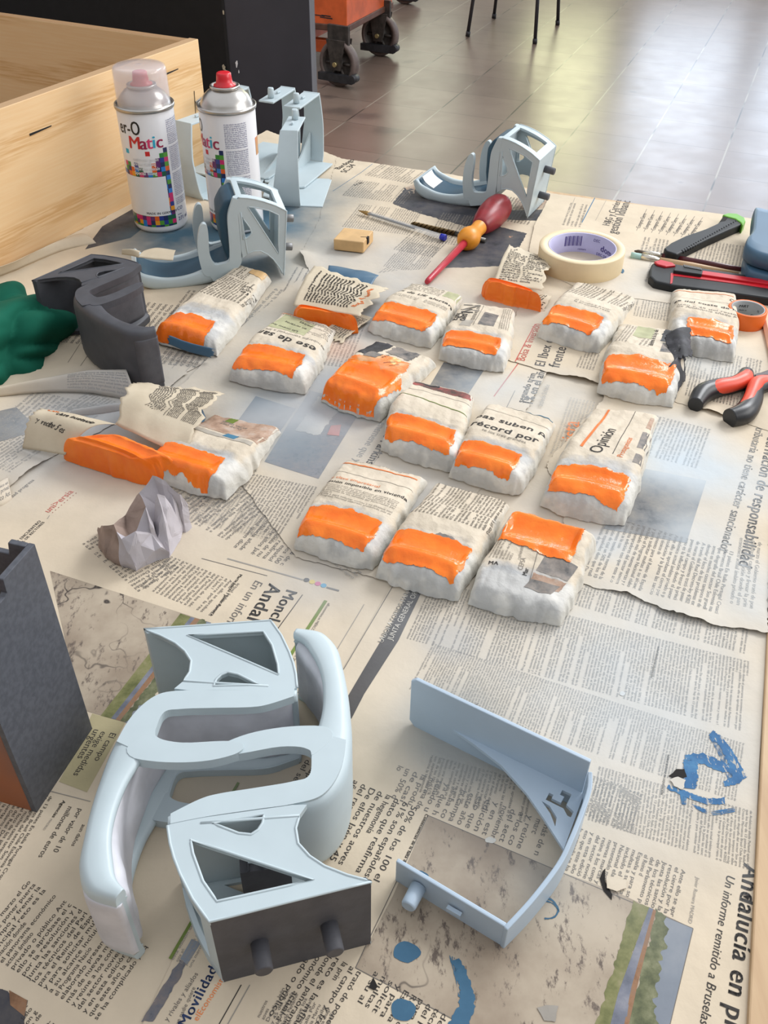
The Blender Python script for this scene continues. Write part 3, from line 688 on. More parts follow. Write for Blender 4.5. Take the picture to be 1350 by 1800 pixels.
# P1 foreground left page
s = Sheet([(-330, 1960), (-330, 1150), (-80, 900), (60, 760), (300, 700), (560, 760), (730, 960), (700, 1040), (620, 1190), (470, 1500), (280, 1960)], 1, seed=3)
s.zone([(89, 1007), (372, 1098), (232, 1276), (150, 1252), (120, 1150)], 'pic_soil')
s.zone([(318, 1082), (336, 1088), (196, 1266), (178, 1261)], 'pic_grass', .0002); s.zone([(336, 1088), (343, 1090), (204, 1268), (196, 1266)], 'pic_road', .0002)
s.zone([(343, 1090), (352, 1092), (212, 1270), (204, 1268)], 'pic_rail', .0002)
s.zone([(352, 1092), (366, 1096), (300, 1190), (262, 1240), (246, 1244), (222, 1272), (212, 1270)], 'pic_trees', .0002, rag=.0022); s.zone([(360, 1095), (372, 1098), (232, 1276), (220, 1273)], 'pic_sky', .00016)
s.text('uni>ersia', (86, 905), (131, 867), 'ink_red'); s.text('. . . . . . . . .', (93, 905), (136, 869), 'ink_red', bold=True)
s.text('V ENCUENTRO', (34, 957), (74, 919), 'ink_body', bold=True); s.text('IONAL DE RECTORES', (30, 969), (80, 921), 'ink_body', bold=True)
s.text('idad progresa', (21, 880), (62, 847), 'ink_body'); s.line((84, 915), (88, 909), .0005, 'ink_soft')
s.blk((318, 1003), (245, 1047), (172, 944), 19, 'ink_body', 21); s.blk((425, 1030), (372, 1088), (292, 990), 18, 'ink_body', 22)
s.line((355, 985), (470, 1015), .0006, 'ink_body'); s.blk((490, 880), (400, 955), (330, 830), 22, 'ink_body', 23); s.blk((560, 930), (500, 1000), (470, 900), 9, 'ink_body', 24)
s.line((360, 880), (380, 855), .0007, 'ink')
s.text('Moncloa', (505, 1038), (458, 1116), 'ink', bold=True); s.text('Andalucía', (474, 1028), (402, 1140), 'ink', bold=True)
s.text('En un informe remitido', (450, 1022), (340, 1180), 'ink_body', ital=.12); s.text('Marta Juárez / Javier Romera', (422, 1012), (370, 1085), 'ink', bold=True)
s.line((532, 1048), (486, 1112), .0006, 'ink'); s.line((573, 1058), (500, 1172), .0024, 'ink_green'); s.text('elEconomista.es MIÉRCOLES, 10 DE MAYO DE 2023', (577, 1062), (510, 1170), 'ink_body')
s.line((400, 985), (533, 1022), .0012, 'ink_soft'); s.line((574, 1035), (596, 1041), .0016, 'ink_body')
for i, m_ in enumerate(('ink', 'ink_process_yellow', 'ink_magenta', 'ink_cyan')):
    c = un(539+i*10, 1024+i*3.2); rr = .0022; V = np.array([(c.x+rr*math.cos(a*.785+.3), c.y+rr*math.sin(a*.785+.3)) for a in range(8)]); s.mb.add(s.P(V[:, 0], V[:, 1], .0002), [tuple(range(8))], m_)
s.line((640, 1065), (560, 1200), .0005, 'ink_soft'); s.text('92', (517, 968), (510, 976), 'ink')
s.zone([(163, 1257), (221, 1273), (154, 1396), (105, 1377), (135, 1320)], 'newsprint_yellow')
s.text('El campo', (196, 1290), (166, 1340), 'ink'); s.text('exige medidas', (180, 1288), (129, 1366), 'ink'); s.text('urgentes', (167, 1284), (136, 1336), 'ink')
s.line((82, 1392), (160, 1412), .0005, 'ink_soft')
s.text('aun daños', (146, 1452), (126, 1490), 'ink'); s.text('por valor de 10', (140, 1424), (94, 1500), 'ink'); s.text('millones de euros', (122, 1420), (68, 1510), 'ink')
s.text('Agencias', (112, 1410), (92, 1440), 'ink', bold=True); s.text('MADRID', (90, 1442), (76, 1462), 'ink_soft')
s.blk((96, 1404), (0, 1560), (-20, 1350), 17, 'ink', 25, gaps=.1)
s.blk((-48, 1665), (50, 1548), (172, 1800), 23, 'ink', 26, gaps=.06); s.blk((-230, 1880), (-65, 1690), (0, 1960), 22, 'ink', 27)
s.zone([(0, 1740), (50, 1762), (40, 1830), (-60, 1900), (-60, 1740)], 'pic_dark', .0002, rag=.001); s.zone([(18, 1744), (50, 1762), (45, 1790), (20, 1770)], 'pic_rail', .0003)
s.done('front left newspaper page printed with dry soil, beside the grey box')
# P2 foreground right page
s = Sheet([(180, 1960), (330, 1640), (470, 1400), (600, 1190), (690, 1030), (840, 820), (1000, 830), (1400, 900), (1346, 1118), (1333, 1330), (1311, 1795), (1300, 1990)], 2, torn=0, seed=4)
s.zone([(722, 1036), (742, 1042), (700, 1130), (640, 1225), (618, 1268), (592, 1262), (640, 1180), (690, 1095)], 'ink_black_bar')
s.text('LABORATORIOS FARMACÉUTICOS', (672, 1135), (748, 994), 'ink_white', bold=True, off=.0003); s.text('JUNTA GENERAL ORDINARIA', (689, 1130), (752, 1012), 'ink_white', off=.0003)
s.line((693, 1029), (604, 1181), .0005, 'ink_body')
def bands(A0, A1, B0, B1, cols, n, seed):       # a strip of dense print between two gutters
    for i in range(cols):
        f0, f1 = i/cols, (i+.965)/cols
        L = lambda P, Q, f: (P[0]+(Q[0]-P[0])*f, P[1]+(Q[1]-P[1])*f)
        s.blk(L(A0, A1, f1), L(B0, B1, f1), L(A0, A1, f0), n, 'ink_body', seed+i, gaps=.2)
bands((770, 985), (1340, 1085), (742, 1040), (1330, 1160), 1, 95, 30)
bands((745, 1058), (1338, 1172), (712, 1108), (1330, 1300), 1, 100, 31)
bands((760, 1135), (1328, 1318), (655, 1262), (1316, 1420), 1, 112, 33)
s.blk((1322, 1430), (1316, 1535), (1045, 1380), 44, 'ink_body', 34); s.blk((1130, 1400), (1110, 1470), (1040, 1375), 14, 'ink_body', 35); s.blk((940, 1380), (925, 1450), (770, 1290), 26, 'ink_body', 45)
for a, b_ in (((840, 1240), (800, 1262)), ((1155, 1140), (1142, 1195)), ((1172, 1330), (1160, 1400))): s.text('HIDRAE ENTIDAD EN LIQUIDACIÓN', a, b_, 'ink', bold=True)
s.zone([(752, 1437), (960, 1526), (1085, 1572), (1217, 1635), (1165, 1850), (1130, 1990), (900, 1850), (625, 1705), (690, 1580)], 'pic_soil', .0001)
s.line((752, 1437), (625, 1705), .0004, 'ink_body'); s.line((752, 1437), (1217, 1635), .0004, 'ink_body'); s.line((1217, 1635), (1165, 1850), .0004, 'ink_body'); s.line((625, 1705), (900, 1850), .0004, 'ink_body')
s.zone([(1112, 1586), (1140, 1598), (1085, 1750), (1068, 1830), (1040, 1930), (1015, 1900), (1060, 1760)], 'pic_grass', .0002, rag=.001)
s.zone([(1140, 1598), (1147, 1601), (1108, 1740), (1092, 1850), (1060, 1930), (1040, 1930), (1085, 1750)], 'pic_road', .00024); s.zone([(1147, 1601), (1152, 1604), (1118, 1740), (1092, 1860), (1085, 1860), (1108, 1740)], 'pic_rail', .00024)
s.zone([(1150, 1603), (1172, 1615), (1165, 1680), (1150, 1760), (1150, 1850), (1140, 1960), (1080, 1900), (1112, 1760)], 'pic_trees', .0002, rag=.0025); s.zone([(1165, 1612), (1217, 1635), (1165, 1850), (1130, 1990), (1130, 1850), (1150, 1730)], 'pic_sky', .00015)
s.text('Andalucía en plena', (1306, 1520), (1262, 1880), 'ink', bold=True); s.text('Un informe remitido a Bruselas el Gobierno', (1276, 1540), (1205, 1930), 'ink', ital=.08)
s.text('Javier Romera MADRID', (1222, 1545), (1208, 1625), 'ink_soft')
s.blk((1206, 1535), (1186, 1618), (1012, 1470), 18, 'ink_body', 36); s.blk((970, 1452), (950, 1512), (700, 1345), 19, 'ink_body', 37, gaps=.1)
s.blk((737, 1424), (640, 1605) if 0 else (668, 1560), (528, 1352), 14, 'ink', 38, gaps=.08); s.text('Consecuencias de la falta de', (748, 1434), (706, 1522), 'ink', bold=True)
s.blk((640, 1716), (560, 1850), (540, 1680), 7, 'ink', 40, gaps=.08); s.blk((790, 1790), (760, 1850), (650, 1722), 10, 'ink', 41, gaps=.08)
s.text('Movilidad', (328, 1812), (384, 1706), 'ink_navy', bold=True); s.text('elEconomista', (348, 1800), (398, 1722), 'ink_orange'); s.text('y rivales y aliados', (296, 1800), (350, 1716), 'ink_body'); s.text('que nadie quiere', (312, 1812), (345, 1740), 'ink_body')
s.zone([(318, 1690), (338, 1655), (354, 1662), (330, 1700)], 'pic_sky', .0002); s.zone([(318, 1690), (330, 1700), (270, 1800), (248, 1800)], 'pic_crowd', .0002, rag=.001)
s.line((425, 1735), (380, 1815), .0005, 'ink'); s.line((440, 1735), (395, 1815), .0005, 'ink_soft'); s.line((375, 1560), (300, 1690), .0016, 'ink_green'); s.line((420, 1380), (350, 1500), .0016, 'ink_green')
s.blk((300, 1690), (345, 1610), (330, 1720), 5, 'ink_soft', 42); s.blk((450, 1790), (480, 1730), (560, 1850), 14, 'ink_body', 43)
# brush marks of blue paint, and drips
def stroke(pts, wpx, mat, seed=1, dry=0):
    P_ = smoothpath(pts, 40); rnd = random.Random(seed); Lf, Rt = [], []
    for i, p in enumerate(P_):
        q = P_[min(i+1, 39)]; r_ = P_[max(i-1, 0)]; dx, dy = q[0]-r_[0], q[1]-r_[1]; l = math.hypot(dx, dy); w_ = wpx*1.3 if not isinstance(wpx, (list, tuple)) else wpx[0]+(wpx[1]-wpx[0])*i/39
        for S_, sg in ((Lf, 1), (Rt, -1)):
            k_ = w_*.5*rnd.uniform(.8, 1.15); S_.append((p[0]-dy/l*k_*sg, p[1]+dx/l*k_*sg))
    s.zone(Lf+Rt[::-1], mat, .00032, rag=.0004)
stroke([(1248, 1292), (1268, 1312), (1285, 1340), (1302, 1375)], (12, 20), 'paint_stroke', 1)
stroke([(1204, 1342), (1235, 1338), (1265, 1352), (1298, 1358)], (22, 13), 'paint_stroke', 2)
stroke([(1210, 1338), (1213, 1360), (1210, 1390)], (22, 24), 'paint_stroke', 3)
stroke([(1172, 1386), (1205, 1400), (1240, 1412), (1272, 1412)], (8, 12), 'paint_stroke', 4)
stroke([(1295, 1360), (1290, 1375), (1270, 1382)], (26, 8), 'paint_stroke', 5)
for k_ in range(5): stroke([(1246+k_*4, 1300+k_*2), (1262+k_*4, 1330+k_*3), (1278+k_*3, 1372)], 1.2, 'paint_stroke', 10+k_)
for k_ in range(4): stroke([(1195+k_*3, 1400+k_), (1198+k_*2, 1418)], 1.3, 'paint_stroke', 20+k_)
for k_ in range(3): stroke([(1215+k_*3, 1418+k_*3), (1250, 1430+k_*3), (1290, 1424+k_*3)], 1.0, 'paint_stroke', 30+k_)
stroke([(944, 1586), (966, 1584), (980, 1600), (974, 1615), (956, 1618)], 2.5, 'paint_drop', 6); stroke([(955, 1586), (972, 1592), (982, 1606)], 1.5, 'paint_drop', 16)
ring = lambda cx, cy, rx, ry, n=22, sd=1: [(cx+rx*math.cos(a)*(1+.07*math.sin(a*3+sd)), cy+ry*math.sin(a)*(1+.06*math.cos(a*4+sd))) for a in [2*math.pi*k_/n for k_ in range(n)]]
s.zone(ring(714, 1677, 24, 18), 'paint_drop', .00032, rag=.0004); s.zone(ring(708, 1779, 22, 20, sd=2), 'paint_drop', .00032, rag=.0004); s.zone(ring(738, 1543, 14, 8), 'paint_drop', .00032, rag=.0006)
stroke([(800, 1690), (815, 1730), (820, 1770), (800, 1815)], (16, 34), 'paint_drop', 7)
for k_ in range(6): stroke([(790+k_*4, 1683+k_*2), (800+k_*3, 1720), (806+k_*3, 1755)], 1.6, 'paint_drop', 40+k_)
s.zone(ring(862, 1480, 9, 5), 'old_white', .0003, rag=.0008); s.zone(ring(1093, 1223, 5, 4), 'old_white', .0003)
s.zone([(1174, 1368), (1187, 1356), (1202, 1356), (1206, 1370), (1196, 1374), (1184, 1374)], 'hole_dark', .0004, rag=.0006); s.zone([(1176, 1376), (1190, 1370), (1203, 1376), (1198, 1392), (1184, 1386)], 'newsprint', .0009, rag=.001)
s.zone([(1053, 1548), (1058, 1535), (1063, 1530), (1062, 1552), (1075, 1576), (1074, 1586), (1060, 1570)], 'hole_dark', .0004); s.zone([(1065, 1545), (1100, 1552), (1100, 1566), (1082, 1572), (1066, 1566)], 'newsprint', .0012, rag=.0006)
s.zone([(648, 1740), (656, 1722), (664, 1738), (658, 1745)], 'hole_dark', .0004); s.zone([(1303, 1578), (1315, 1578), (1314, 1586)], 'hole_dark', .0004)
s.zone([(943, 1775), (965, 1770), (980, 1772), (975, 1800), (955, 1798)], 'ink_soft', .0005, rag=.0005)
s.done('large newspaper page of dense notices at the front right with blue brush marks')
# M1 left middle
s = Sheet([(-220, 980), (0, 872), (19, 862), (98, 806), (240, 730), (330, 660), (250, 640), (0, 660), (-220, 740)], 3, seed=6, lifts=[(60, 840, .03, .003)])
s.blk((0, 740), (60, 690), (120, 770), 14, 'ink_soft', 51); s.blk((0, 850), (85, 790), (-70, 800), 16, 'ink_soft', 52); s.blk((110, 720), (160, 690), (230, 700), 10, 'ink_soft', 53)
s.zone([(-60, 740), (30, 720), (70, 760), (-30, 790)], 'pic_grey')
s.done('newspaper sheet at the left edge behind the crumpled paper towel')
# M2 centre with printed crowd pictures
s = Sheet([(240, 760), (400, 600), (520, 500), (700, 480), (930, 470), (1010, 570), (850, 860), (700, 1034), (520, 985), (420, 850)], 3, seed=7)
s.zone([(545, 690), (640, 715), (560, 845), (465, 815)], 'pic_crowd'); s.zone([(450, 700), (520, 722), (455, 815), (385, 790)], 'pic_dark'); s.zone([(560, 700), (605, 712), (560, 770), (520, 760)], 'ink_white', .0002, rag=.002)
s.zone([(582, 752), (600, 750), (596, 770), (575, 768)], 'ink_red', .0003)
s.text('mientos Parkinson', (700, 730), (632, 835), 'ink_body', bold=True); s.text('enemene que y', (668, 745), (620, 815), 'ink_soft'); s.text('de alteres de varios fondos', (622, 850), (545, 965), 'ink_soft')
s.blk((560, 860), (500, 960), (450, 830), 20, 'ink_body', 55); s.blk((455, 830), (380, 930), (380, 810), 12, 'ink_body', 56); s.line((690, 770), (600, 900), .0005, 'ink_soft')
s.blk((520, 640), (560, 560), (600, 680), 14, 'ink_soft', 57); s.blk((950, 620), (990, 540), (960, 640), 3, 'ink_soft', 58); s.blk((600, 980), (640, 1010), (590, 1000), 3, 'ink_soft', 59)
s.line((868, 700), (912, 640), .0010, 'ink_red'); s.line((880, 740), (905, 690), .0005, 'ink_body')
s.text('segundo trim', (920, 712), (942, 660), 'ink_body', bold=True); s.text('1% en el año', (935, 716), (960, 652), 'ink_body', bold=True); s.text('atbede-Schade', (953, 718), (966, 680), 'ink_soft')
s.blk((965, 800), (1000, 700), (1010, 830), 8, 'ink_soft', 60)
s.zone([(780, 640), (850, 655), (820, 700), (750, 690)], 'pic_grey'); s.text('vista', (1015, 790), (1018, 745), 'ink_orange')
s.done('newspaper sheet in the middle with crowd pictures under the wrapped pieces')
# M5 whitened sheet at the right with a torn lower edge
s = Sheet([(1018, 1030), (1060, 1043), (1100, 1050), (1180, 1085), (1270, 1110), (1346, 1122), (1352, 900), (1362, 720), (1200, 660), (1080, 680), (960, 820), (1000, 960)], 4, seed=8, torn=.0013, lifts=[(1200, 1090, .035, .0035), (1330, 1120, .035, .002), (1100, 1055, .02, .002)])
s.blk((1290, 975), (1262, 1090), (1052, 940), 24, 'ink_body', 62); s.blk((1340, 960), (1325, 1080), (1295, 965), 4, 'ink_soft', 63)
s.text('La derivación de responsabilidad', (1352, 752), (1296, 1000), 'ink_body', bold=True); s.text('tributaria no tiene carácter sancionador', (1328, 755), (1262, 975), 'ink_soft', bold=True)
s.blk((1250, 760), (1225, 830), (1140, 745), 16, 'ink_soft', 64); s.zone([(1115, 825), (1240, 850), (1205, 960), (1060, 935)], 'pic_grey')
s.done('whitened newspaper sheet with a torn lower edge on the right, below the pliers')
# M3 right middle
s = Sheet([(880, 636), (898, 641), (960, 660), (1044, 678), (1180, 712), (1270, 738), (1354, 765), (1362, 600), (1362, 500), (1200, 470), (960, 450), (915, 540)], 5, seed=9, lifts=[(1250, 735, .02, .003), (1020, 672, .02, .002)])
s.text('El Ibex cae', (956, 650), (976, 592), 'ink_body', bold=True); s.text('frente a', (982, 652), (999, 606), 'ink_body', bold=True); s.text('Bolsa & Inversión', (921, 640), (950, 575), 'ink_red')
s.line((905, 640), (940, 575), .0010, 'ink_red'); s.blk((1010, 650), (1030, 600), (1040, 665), 6, 'ink_soft', 66); s.blk((1180, 660), (1195, 610), (1330, 690), 26, 'ink_soft', 67); s.blk((1200, 700), (1212, 660), (1335, 725), 24, 'ink_body', 68)
s.blk((1110, 560), (1125, 500), (1180, 590), 14, 'ink_soft', 69)
s.done('newspaper sheet under the pliers and the orange tape roll')
# K4 back right
s = Sheet([(968, 346), (1100, 362), (1230, 378), (1349, 394), (1400, 400), (1362, 540), (1170, 540), (1030, 520), (925, 470), (940, 400)], 6, seed=10, torn=.0003)
s.line((1045, 352), (1022, 396), .0011, 'ink_blue'); s.line((1065, 356), (1046, 392), .0004, 'ink_soft'); s.line((1010, 352), (1000, 378), .0004, 'ink_soft')
s.text('H&G y Carriere', (1070, 402), (1092, 356), 'ink_body', bold=True); s.text('gestión Idibanc', (1082, 416), (1108, 358), 'ink_body', bold=True)
for i in range(8): s.line((1118+i*13, 410+i*2), (1136+i*14, 372+i*2.2), .0005, 'ink_body'); s.text('Compras Cierre', (1124+i*13, 406+i*2), (1136+i*14, 380+i*2), 'ink_body')
s.blk((1118, 460), (1130, 420), (1200, 475), 12, 'ink_soft', 71); s.blk((1215, 465), (1228, 425), (1300, 475), 14, 'ink_soft', 72); s.blk((1130, 500), (1140, 465), (1180, 510), 8, 'ink_soft', 73); s.blk((985, 400), (1000, 360), (1020, 405), 5, 'ink_soft', 74)
s.zone(ring(1093, 482, 3, 4), 'paint_drop', .0003)
s.done('newspaper sheet along the back right table edge under the knives')
# single loose strips and scraps
def curl(name, label, pts_lo, pts_hi, zlo, zhi, mat='newsprint', prt=None, n=50, m=10, bow=.004, cat='paper scrap', seed=0):
    """a curled paper strip between two pixel paths"""
    A = smoothpath([(*un(px, py, z), ) for (px, py), z in zip(pts_lo, zlo)], n); B = smoothpath([(*un(px, py, z), ) for (px, py), z in zip(pts_hi, zhi)], n)
    mb = MB(); V = []; rnd = random.Random(seed)
    for i in range(n):
        for j in range(m):
            f = j/(m-1); p = Vector(A[i]).lerp(Vector(B[i]), f); p.z += bow*math.sin(math.pi*f)+.0012*(float(fbm(p.x*60, p.y*60, 2, seed))-.5); V.append(p)
    mb.add(V, [(i*m+j, (i+1)*m+j, (i+1)*m+j+1, i*m+j+1) for i in range(n-1) for j in range(m-1)], mat, True)
    if prt: prt(mb, np.array(V).reshape(n, m, 3))
    mb.v = [(x, y, max(z, .0012)) for x, y, z in mb.v]
    return mb.build(name, label=label, cat=cat, fix=False, solid=.0003)
def gridP(G, W_, H_):
    n, m, _q = G.shape
    def P(X, Y, off):
        a = np.clip(np.asarray(X)/W_, 0, .9999)*(n-1); b_ = np.clip(np.asarray(Y)/H_, 0, .9999)*(m-1); i = a.astype(int); j = b_.astype(int); fa = (a-i)[:, None]; fb = (b_-j)[:, None]
        q = (G[i, j]*(1-fa)+G[i+1, j]*fa)*(1-fb)+(G[i, j+1]*(1-fa)+G[i+1, j+1]*fa)*fb; q = q.copy(); q[:, 2] += off; return q
    return P
curl('newspaper_strip', 'curled grey newspaper strip lying in front of the dark grey holder', [(-40, 702), (60, 690), (150, 690), (240, 705)], [(-40, 690), (60, 668), (150, 652), (222, 650)], [.003, .006, .006, .004], [.006, .014, .022, .024],
     mat='newsprint', prt=lambda mb, G: block(mb, gridP(G, .2, .03), (.11, .026), (.195, .026), (.11, .003), 7, 'ink_body', 81), cat='newspaper')
curl('newspaper_strip', 'long pale newspaper edge folded up against the plywood box', [(-60, 506), (20, 478), (110, 440), (170, 428)], [(-60, 486), (20, 462), (100, 424), (142, 410)], [.002, .003, .003, .002], [.016, .016, .012, .008], cat='newspaper', seed=3)
curl('newspaper_scrap', 'small torn newspaper scrap at the left picture edge', [(-30, 900), (0, 893), (22, 880)], [(-30, 860), (0, 845), (14, 838)], [.002, .002, .002], [.010, .010, .006], cat='newspaper', seed=4,
     prt=lambda mb, G: block(mb, gridP(G, .05, .03), (.005, .028), (.048, .028), (.005, .004), 4, 'ink_body', 82))
curl('newspaper_scrap', 'thin torn newspaper slivers in front of the curled strip', [(120, 735), (180, 728), (228, 722)], [(135, 722), (185, 712), (225, 708)], [.002, .003, .002], [.005, .008, .005], cat='newspaper', seed=5)
curl('card_scrap', 'cream card scrap resting on the blue holder behind the dark grey one', [(243, 452), (268, 455), (304, 458)], [(255, 440), (275, 436), (309, 440)], [.040, .041, .042], [.040, .041, .042], mat='torn_paper', cat='paper scrap', bow=.0015, seed=6)
curl('card_scrap', 'brown crumpled paper scrap touching the cream card scrap', [(214, 447), (230, 449), (244, 453)], [(216, 440), (232, 438), (248, 442)], [.038, .038, .038], [.042, .044, .041], mat='torn_paper', cat='paper scrap', bow=.003, seed=7)
# ---------------------------------------------------------------- the moulded holders (same part five times, in different states)
OUT = [(0, -1), (14, -1), (26, -1), (44, -1), (60, -1), (76, 2), (88, 15), (94, 36), (96, 56), (96.7, 72), (96.4, 86), (95, 102), (88, 114), (74, 119)]
RIM = [(0, 4.8), (14.5, 10.9), (24.4, 12.8), (44, 13.3), (61, 14), (69.8, 16.5), (72.5, 30), (76.5, 44), (81, 58), (83, 73), (82.5, 86), (79.5, 98), (75.5, 107), (70, 113)]
PLATE = [(0, -.7), (1.3, -10.2), (3.2, -18), (6, -26.3), (11.6, -39.3), (18.6, -50.9), (54, -47.4), (91.8, -43.9), (81.4, -39.1), (71.6, -33.1), (65.2, -27), (60.6, -19.8), (60.2, -11.7), (62.6, -5.3), (66.8, 0), (60, 1), (30, 1), (4, 1)]
H1 = [(10.7, -9.7), (65.7, -39), (22.2, -42.2), (16.2, -31.6), (11.8, -17.1)]
H2 = [(20.9, -2.7), (45.8, -1.9), (44.8, -6.5), (42.5, -9.8), (39.1, -11.7), (33.2, -10.1)]
FING = [(73, 28), (84, 37), (81.5, 44), (70, 46.8), (55.7, 47.6), (42, 46.5), (31, 43.5), (26, 40.5), (25, 37.5), (28, 35), (38, 34.6), (55, 35.6), (66, 34), (71.5, 31)]
HW = 62
def holder(name, label, Mx, frame_mat, pad_mat, end_mat=None, pin_mat='dark_grey_print', blue=False, extra=None, cat='holder', group='moulded holders with a curved seat', finger_label=None):
    root = empty(name, Mx @ Vector((.045, -.01, .031)), label, cat, group)
    def put(mb, n, lab=None, **k):
        o = mb.build(n, parent=root, M=Mx @ Matrix.Scale(.001, 4), label=lab, **k); return rel(root, o)
    O = smoothpath(OUT, 90); I = smoothpath(RIM, 90)
    # curved shell with raised rims
    R = []
    W_ = HW
    for i in range(90):
        o_, r_ = np.array(O[i]), np.array(I[i]); t = i/89
        toe = max(0, (t-.86)/.14); ps = .34+.42*toe
        top = 1-.10*toe
        sec = [(9, 0), (4.5, .04), (1.5, .14), (.2, .34), (0, .6), (0, .86*top), (1.2, .97*top), (3.2, top), (5.2, .97*top), (6.6, .85*top), (7.6, ps+.16), (9.5, ps), (W_/2, ps-.02), (W_-9.5, ps), (W_-7.6, ps+.16), (W_-6.6, .85*top), (W_-5.2, .97*top), (W_-3.2, top), (W_-1.2, .97*top), (W_, .86*top), (W_, .6), (W_-.2, .34), (W_-1.5, .14), (W_-4.5, .04), (W_-9, 0)]
        R.append([(*(o_+(r_-o_)*s_), w_) for w_, s_ in sec])
    mb = MB(); mb.rings(R, frame_mat)
    ol = [tuple(np.array(O[i])+(np.array(I[i])-np.array(O[i]))*.16) for i in range(1, 48)]+[tuple(I[i]) for i in range(47, 0, -1)]
    for a, b_ in ((-.25, 5.6), (W_-5.6, W_+.25)): mb.plate(ol, [], lambda x, y, t: (x, y, t), a, b_, frame_mat)
    put(mb, 'curved_seat')
    # padding inside
    R = []
    for i in range(2, 88):
        o_, r_ = np.array(O[i]), np.array(I[i]); t = i/89
        toe_ = 0
        if blue: th = np.interp(t, [0, .04, .25, .36, .42, .55, .75, .92, 1], [1.2, 1.75, 1.55, 1.15, .8, .72, .70, .85, 1.0])
        else: th = np.interp(t, [0, .04, .3, .4, .5, .62, .75, .86, .95, 1], [.5, .66, .62, .60, .62, .80, 1.12, 1.25, 1.22, 1.1])
        g = 1 if i not in (2, 87) else .6; m_ = 7.2
        sec = [(m_, .2), (m_, th*.72), (m_+1.5, th*.93), (m_+5, th), (W_/2, th*(.93 if not blue else 1.02)), (W_-m_-5, th), (W_-m_-1.5, th*.93), (W_-m_, th*.72), (W_-m_, .2)]
        R.append([(*(o_+(r_-o_)*(s_ if s_ <= .2 else .2+(s_-.2)*g)), w_) for w_, s_ in sec])
    mb = MB(); mb.rings(R, pad_mat)
    if not blue:
        R = []
        for i in range(79, 90):
            o_, r_ = np.array(O[i]), np.array(I[i]); f = min(1, (i-79)/2); lo_, hi_ = .05, -.07*f
            sec = [(7, lo_), (9, hi_*.7), (14, hi_), (W_-14, hi_), (W_-9, hi_*.7), (W_-7, lo_)]
            R.append([(*(o_+(r_-o_)*s_), w_) for w_, s_ in sec])
        e1, e2 = np.array(O[89]), np.array(I[89]); R.append([(*(e1+(e2-e1)*(.55 if s_ > 0 else .35)+np.array((0, 1.2))), w_) for w_, s_ in sec])
        mb.rings(R, pad_mat)
    pad = put(mb, 'pad', 'dark blue padding in the seat' if blue else None)
    # side plates of the support
    for a, b_ in ((0, 3.5), (HW-3.5, HW)):
        mb = MB(); mb.plate(PLATE, [H1, H2], lambda x, y, t: (x, y, t), a, b_, frame_mat)
        zz = a+.2 if a == 0 else b_-.2
        for loop in (PLATE[:14], H1, H2):
            pts = [(x, y, zz) for x, y in loop]; lp = []
            for i, p in enumerate(pts):
                q = pts[(i+1) % len(pts)]
                if loop is PLATE[:14] and i == len(pts)-1: break
                for k_ in range(4): lp.append(tuple(np.array(p)+(np.array(q)-np.array(p))*k_/4))
            mb.tube(lp, .75, frame_mat, 6, closed=loop is not PLATE[:14] and len(loop) < 10)
        put(mb, 'side_plate', bevel=0)
    # fingers
    for a, b_ in ((-.35, 6.2), (HW-6.2, HW+.35)):
        mb = MB(); F2 = smoothpath(FING, 44, closed=True); mb.plate(F2, [], lambda x, y, t: (x, y, t), a, b_, frame_mat); put(mb, 'finger', bevel=.0016, seg=3)
    # curved frame joining the plates, with its window
    C_ = smoothpath([(0, -.7), (1.3, -10.2), (6, -26.3), (11.6, -39.3), (18.6, -50.9)], 22); mb = MB()
    def strip(i0, i1, w0, w1):
        R = []
        for i in range(i0, i1+1):
            p = np.array(C_[i]); q = np.array(C_[min(i+1, 21)])-np.array(C_[max(i-1, 0)]); q /= np.linalg.norm(q); nn = np.array([-q[1], q[0]]); nn = nn if nn[0] > 0 else -nn
            a, c = p+nn*.1, p+nn*3.0; R.append([(*a, w0), (*a, w1), (*c, w1), (*c, w0)])
        mb.rings(R, frame_mat, smooth=False)
    strip(0, 21, 3, 11); strip(0, 21, HW-11, HW-3); strip(0, 3, 10.9, HW-10.9); strip(17, 21, 10.9, HW-10.9); put(mb, 'curved_frame', bevel=.0004)
    # end plate with two pins
    mb = MB(); a, c = np.array((18.6, -50.9)), np.array((91.8, -43.9)); dd = (c-a)/np.linalg.norm(c-a); nn = np.array([-dd[1], dd[0]])
    lo = [a, c, c-dd*2+nn*3.2, a+nn*3.2]; mb.hexa([(*p, .4) for p in lo], [(*p, HW-.4) for p in lo], end_mat or frame_mat); ep = put(mb, 'end_plate', 'bare dark grey end plate' if end_mat else None, bevel=.0004)
    for f in (.27, .72):
        p = a+(c-a)*f; mb = MB(); mb.tube([(*(p+nn*1), 31), (*(p-nn*13), 31), (*(p-nn*13.6), 31)], [4.3, 4.3, 3.7], pin_mat, 20); put(mb, 'pin', 'grey round pin', smooth_all=False)
    if extra: extra(root, put, O, I)
    return root
def Mrt(R, t):
    m = Matrix.Identity(4)
    for i in range(3):
        for j in range(3): m[i][j] = R[i][j]
        m[i][3] = t[i]
    return m
def lying(x, y, deg, z=.0022):
    a = math.radians(deg); return Mrt([[math.cos(a), -math.sin(a), 0], [math.sin(a), math.cos(a), 0], [0, 0, 1]], (x, y, z))
def inner_box(root, put, O, I):
    mb = MB(); mb.box((44, -13, 26), (24, 17, 40), 'dark_grey_print')
    for x in (36, 43, 50): mb.box((x, -13, 46.4), (.8, 17, 1), 'charcoal_primer')
    mb.box((38, -15, 46.7), (4, 5, .8), 'pale_blue_paint')
    put(mb, 'inner_block', 'dark unpainted block inside the support')
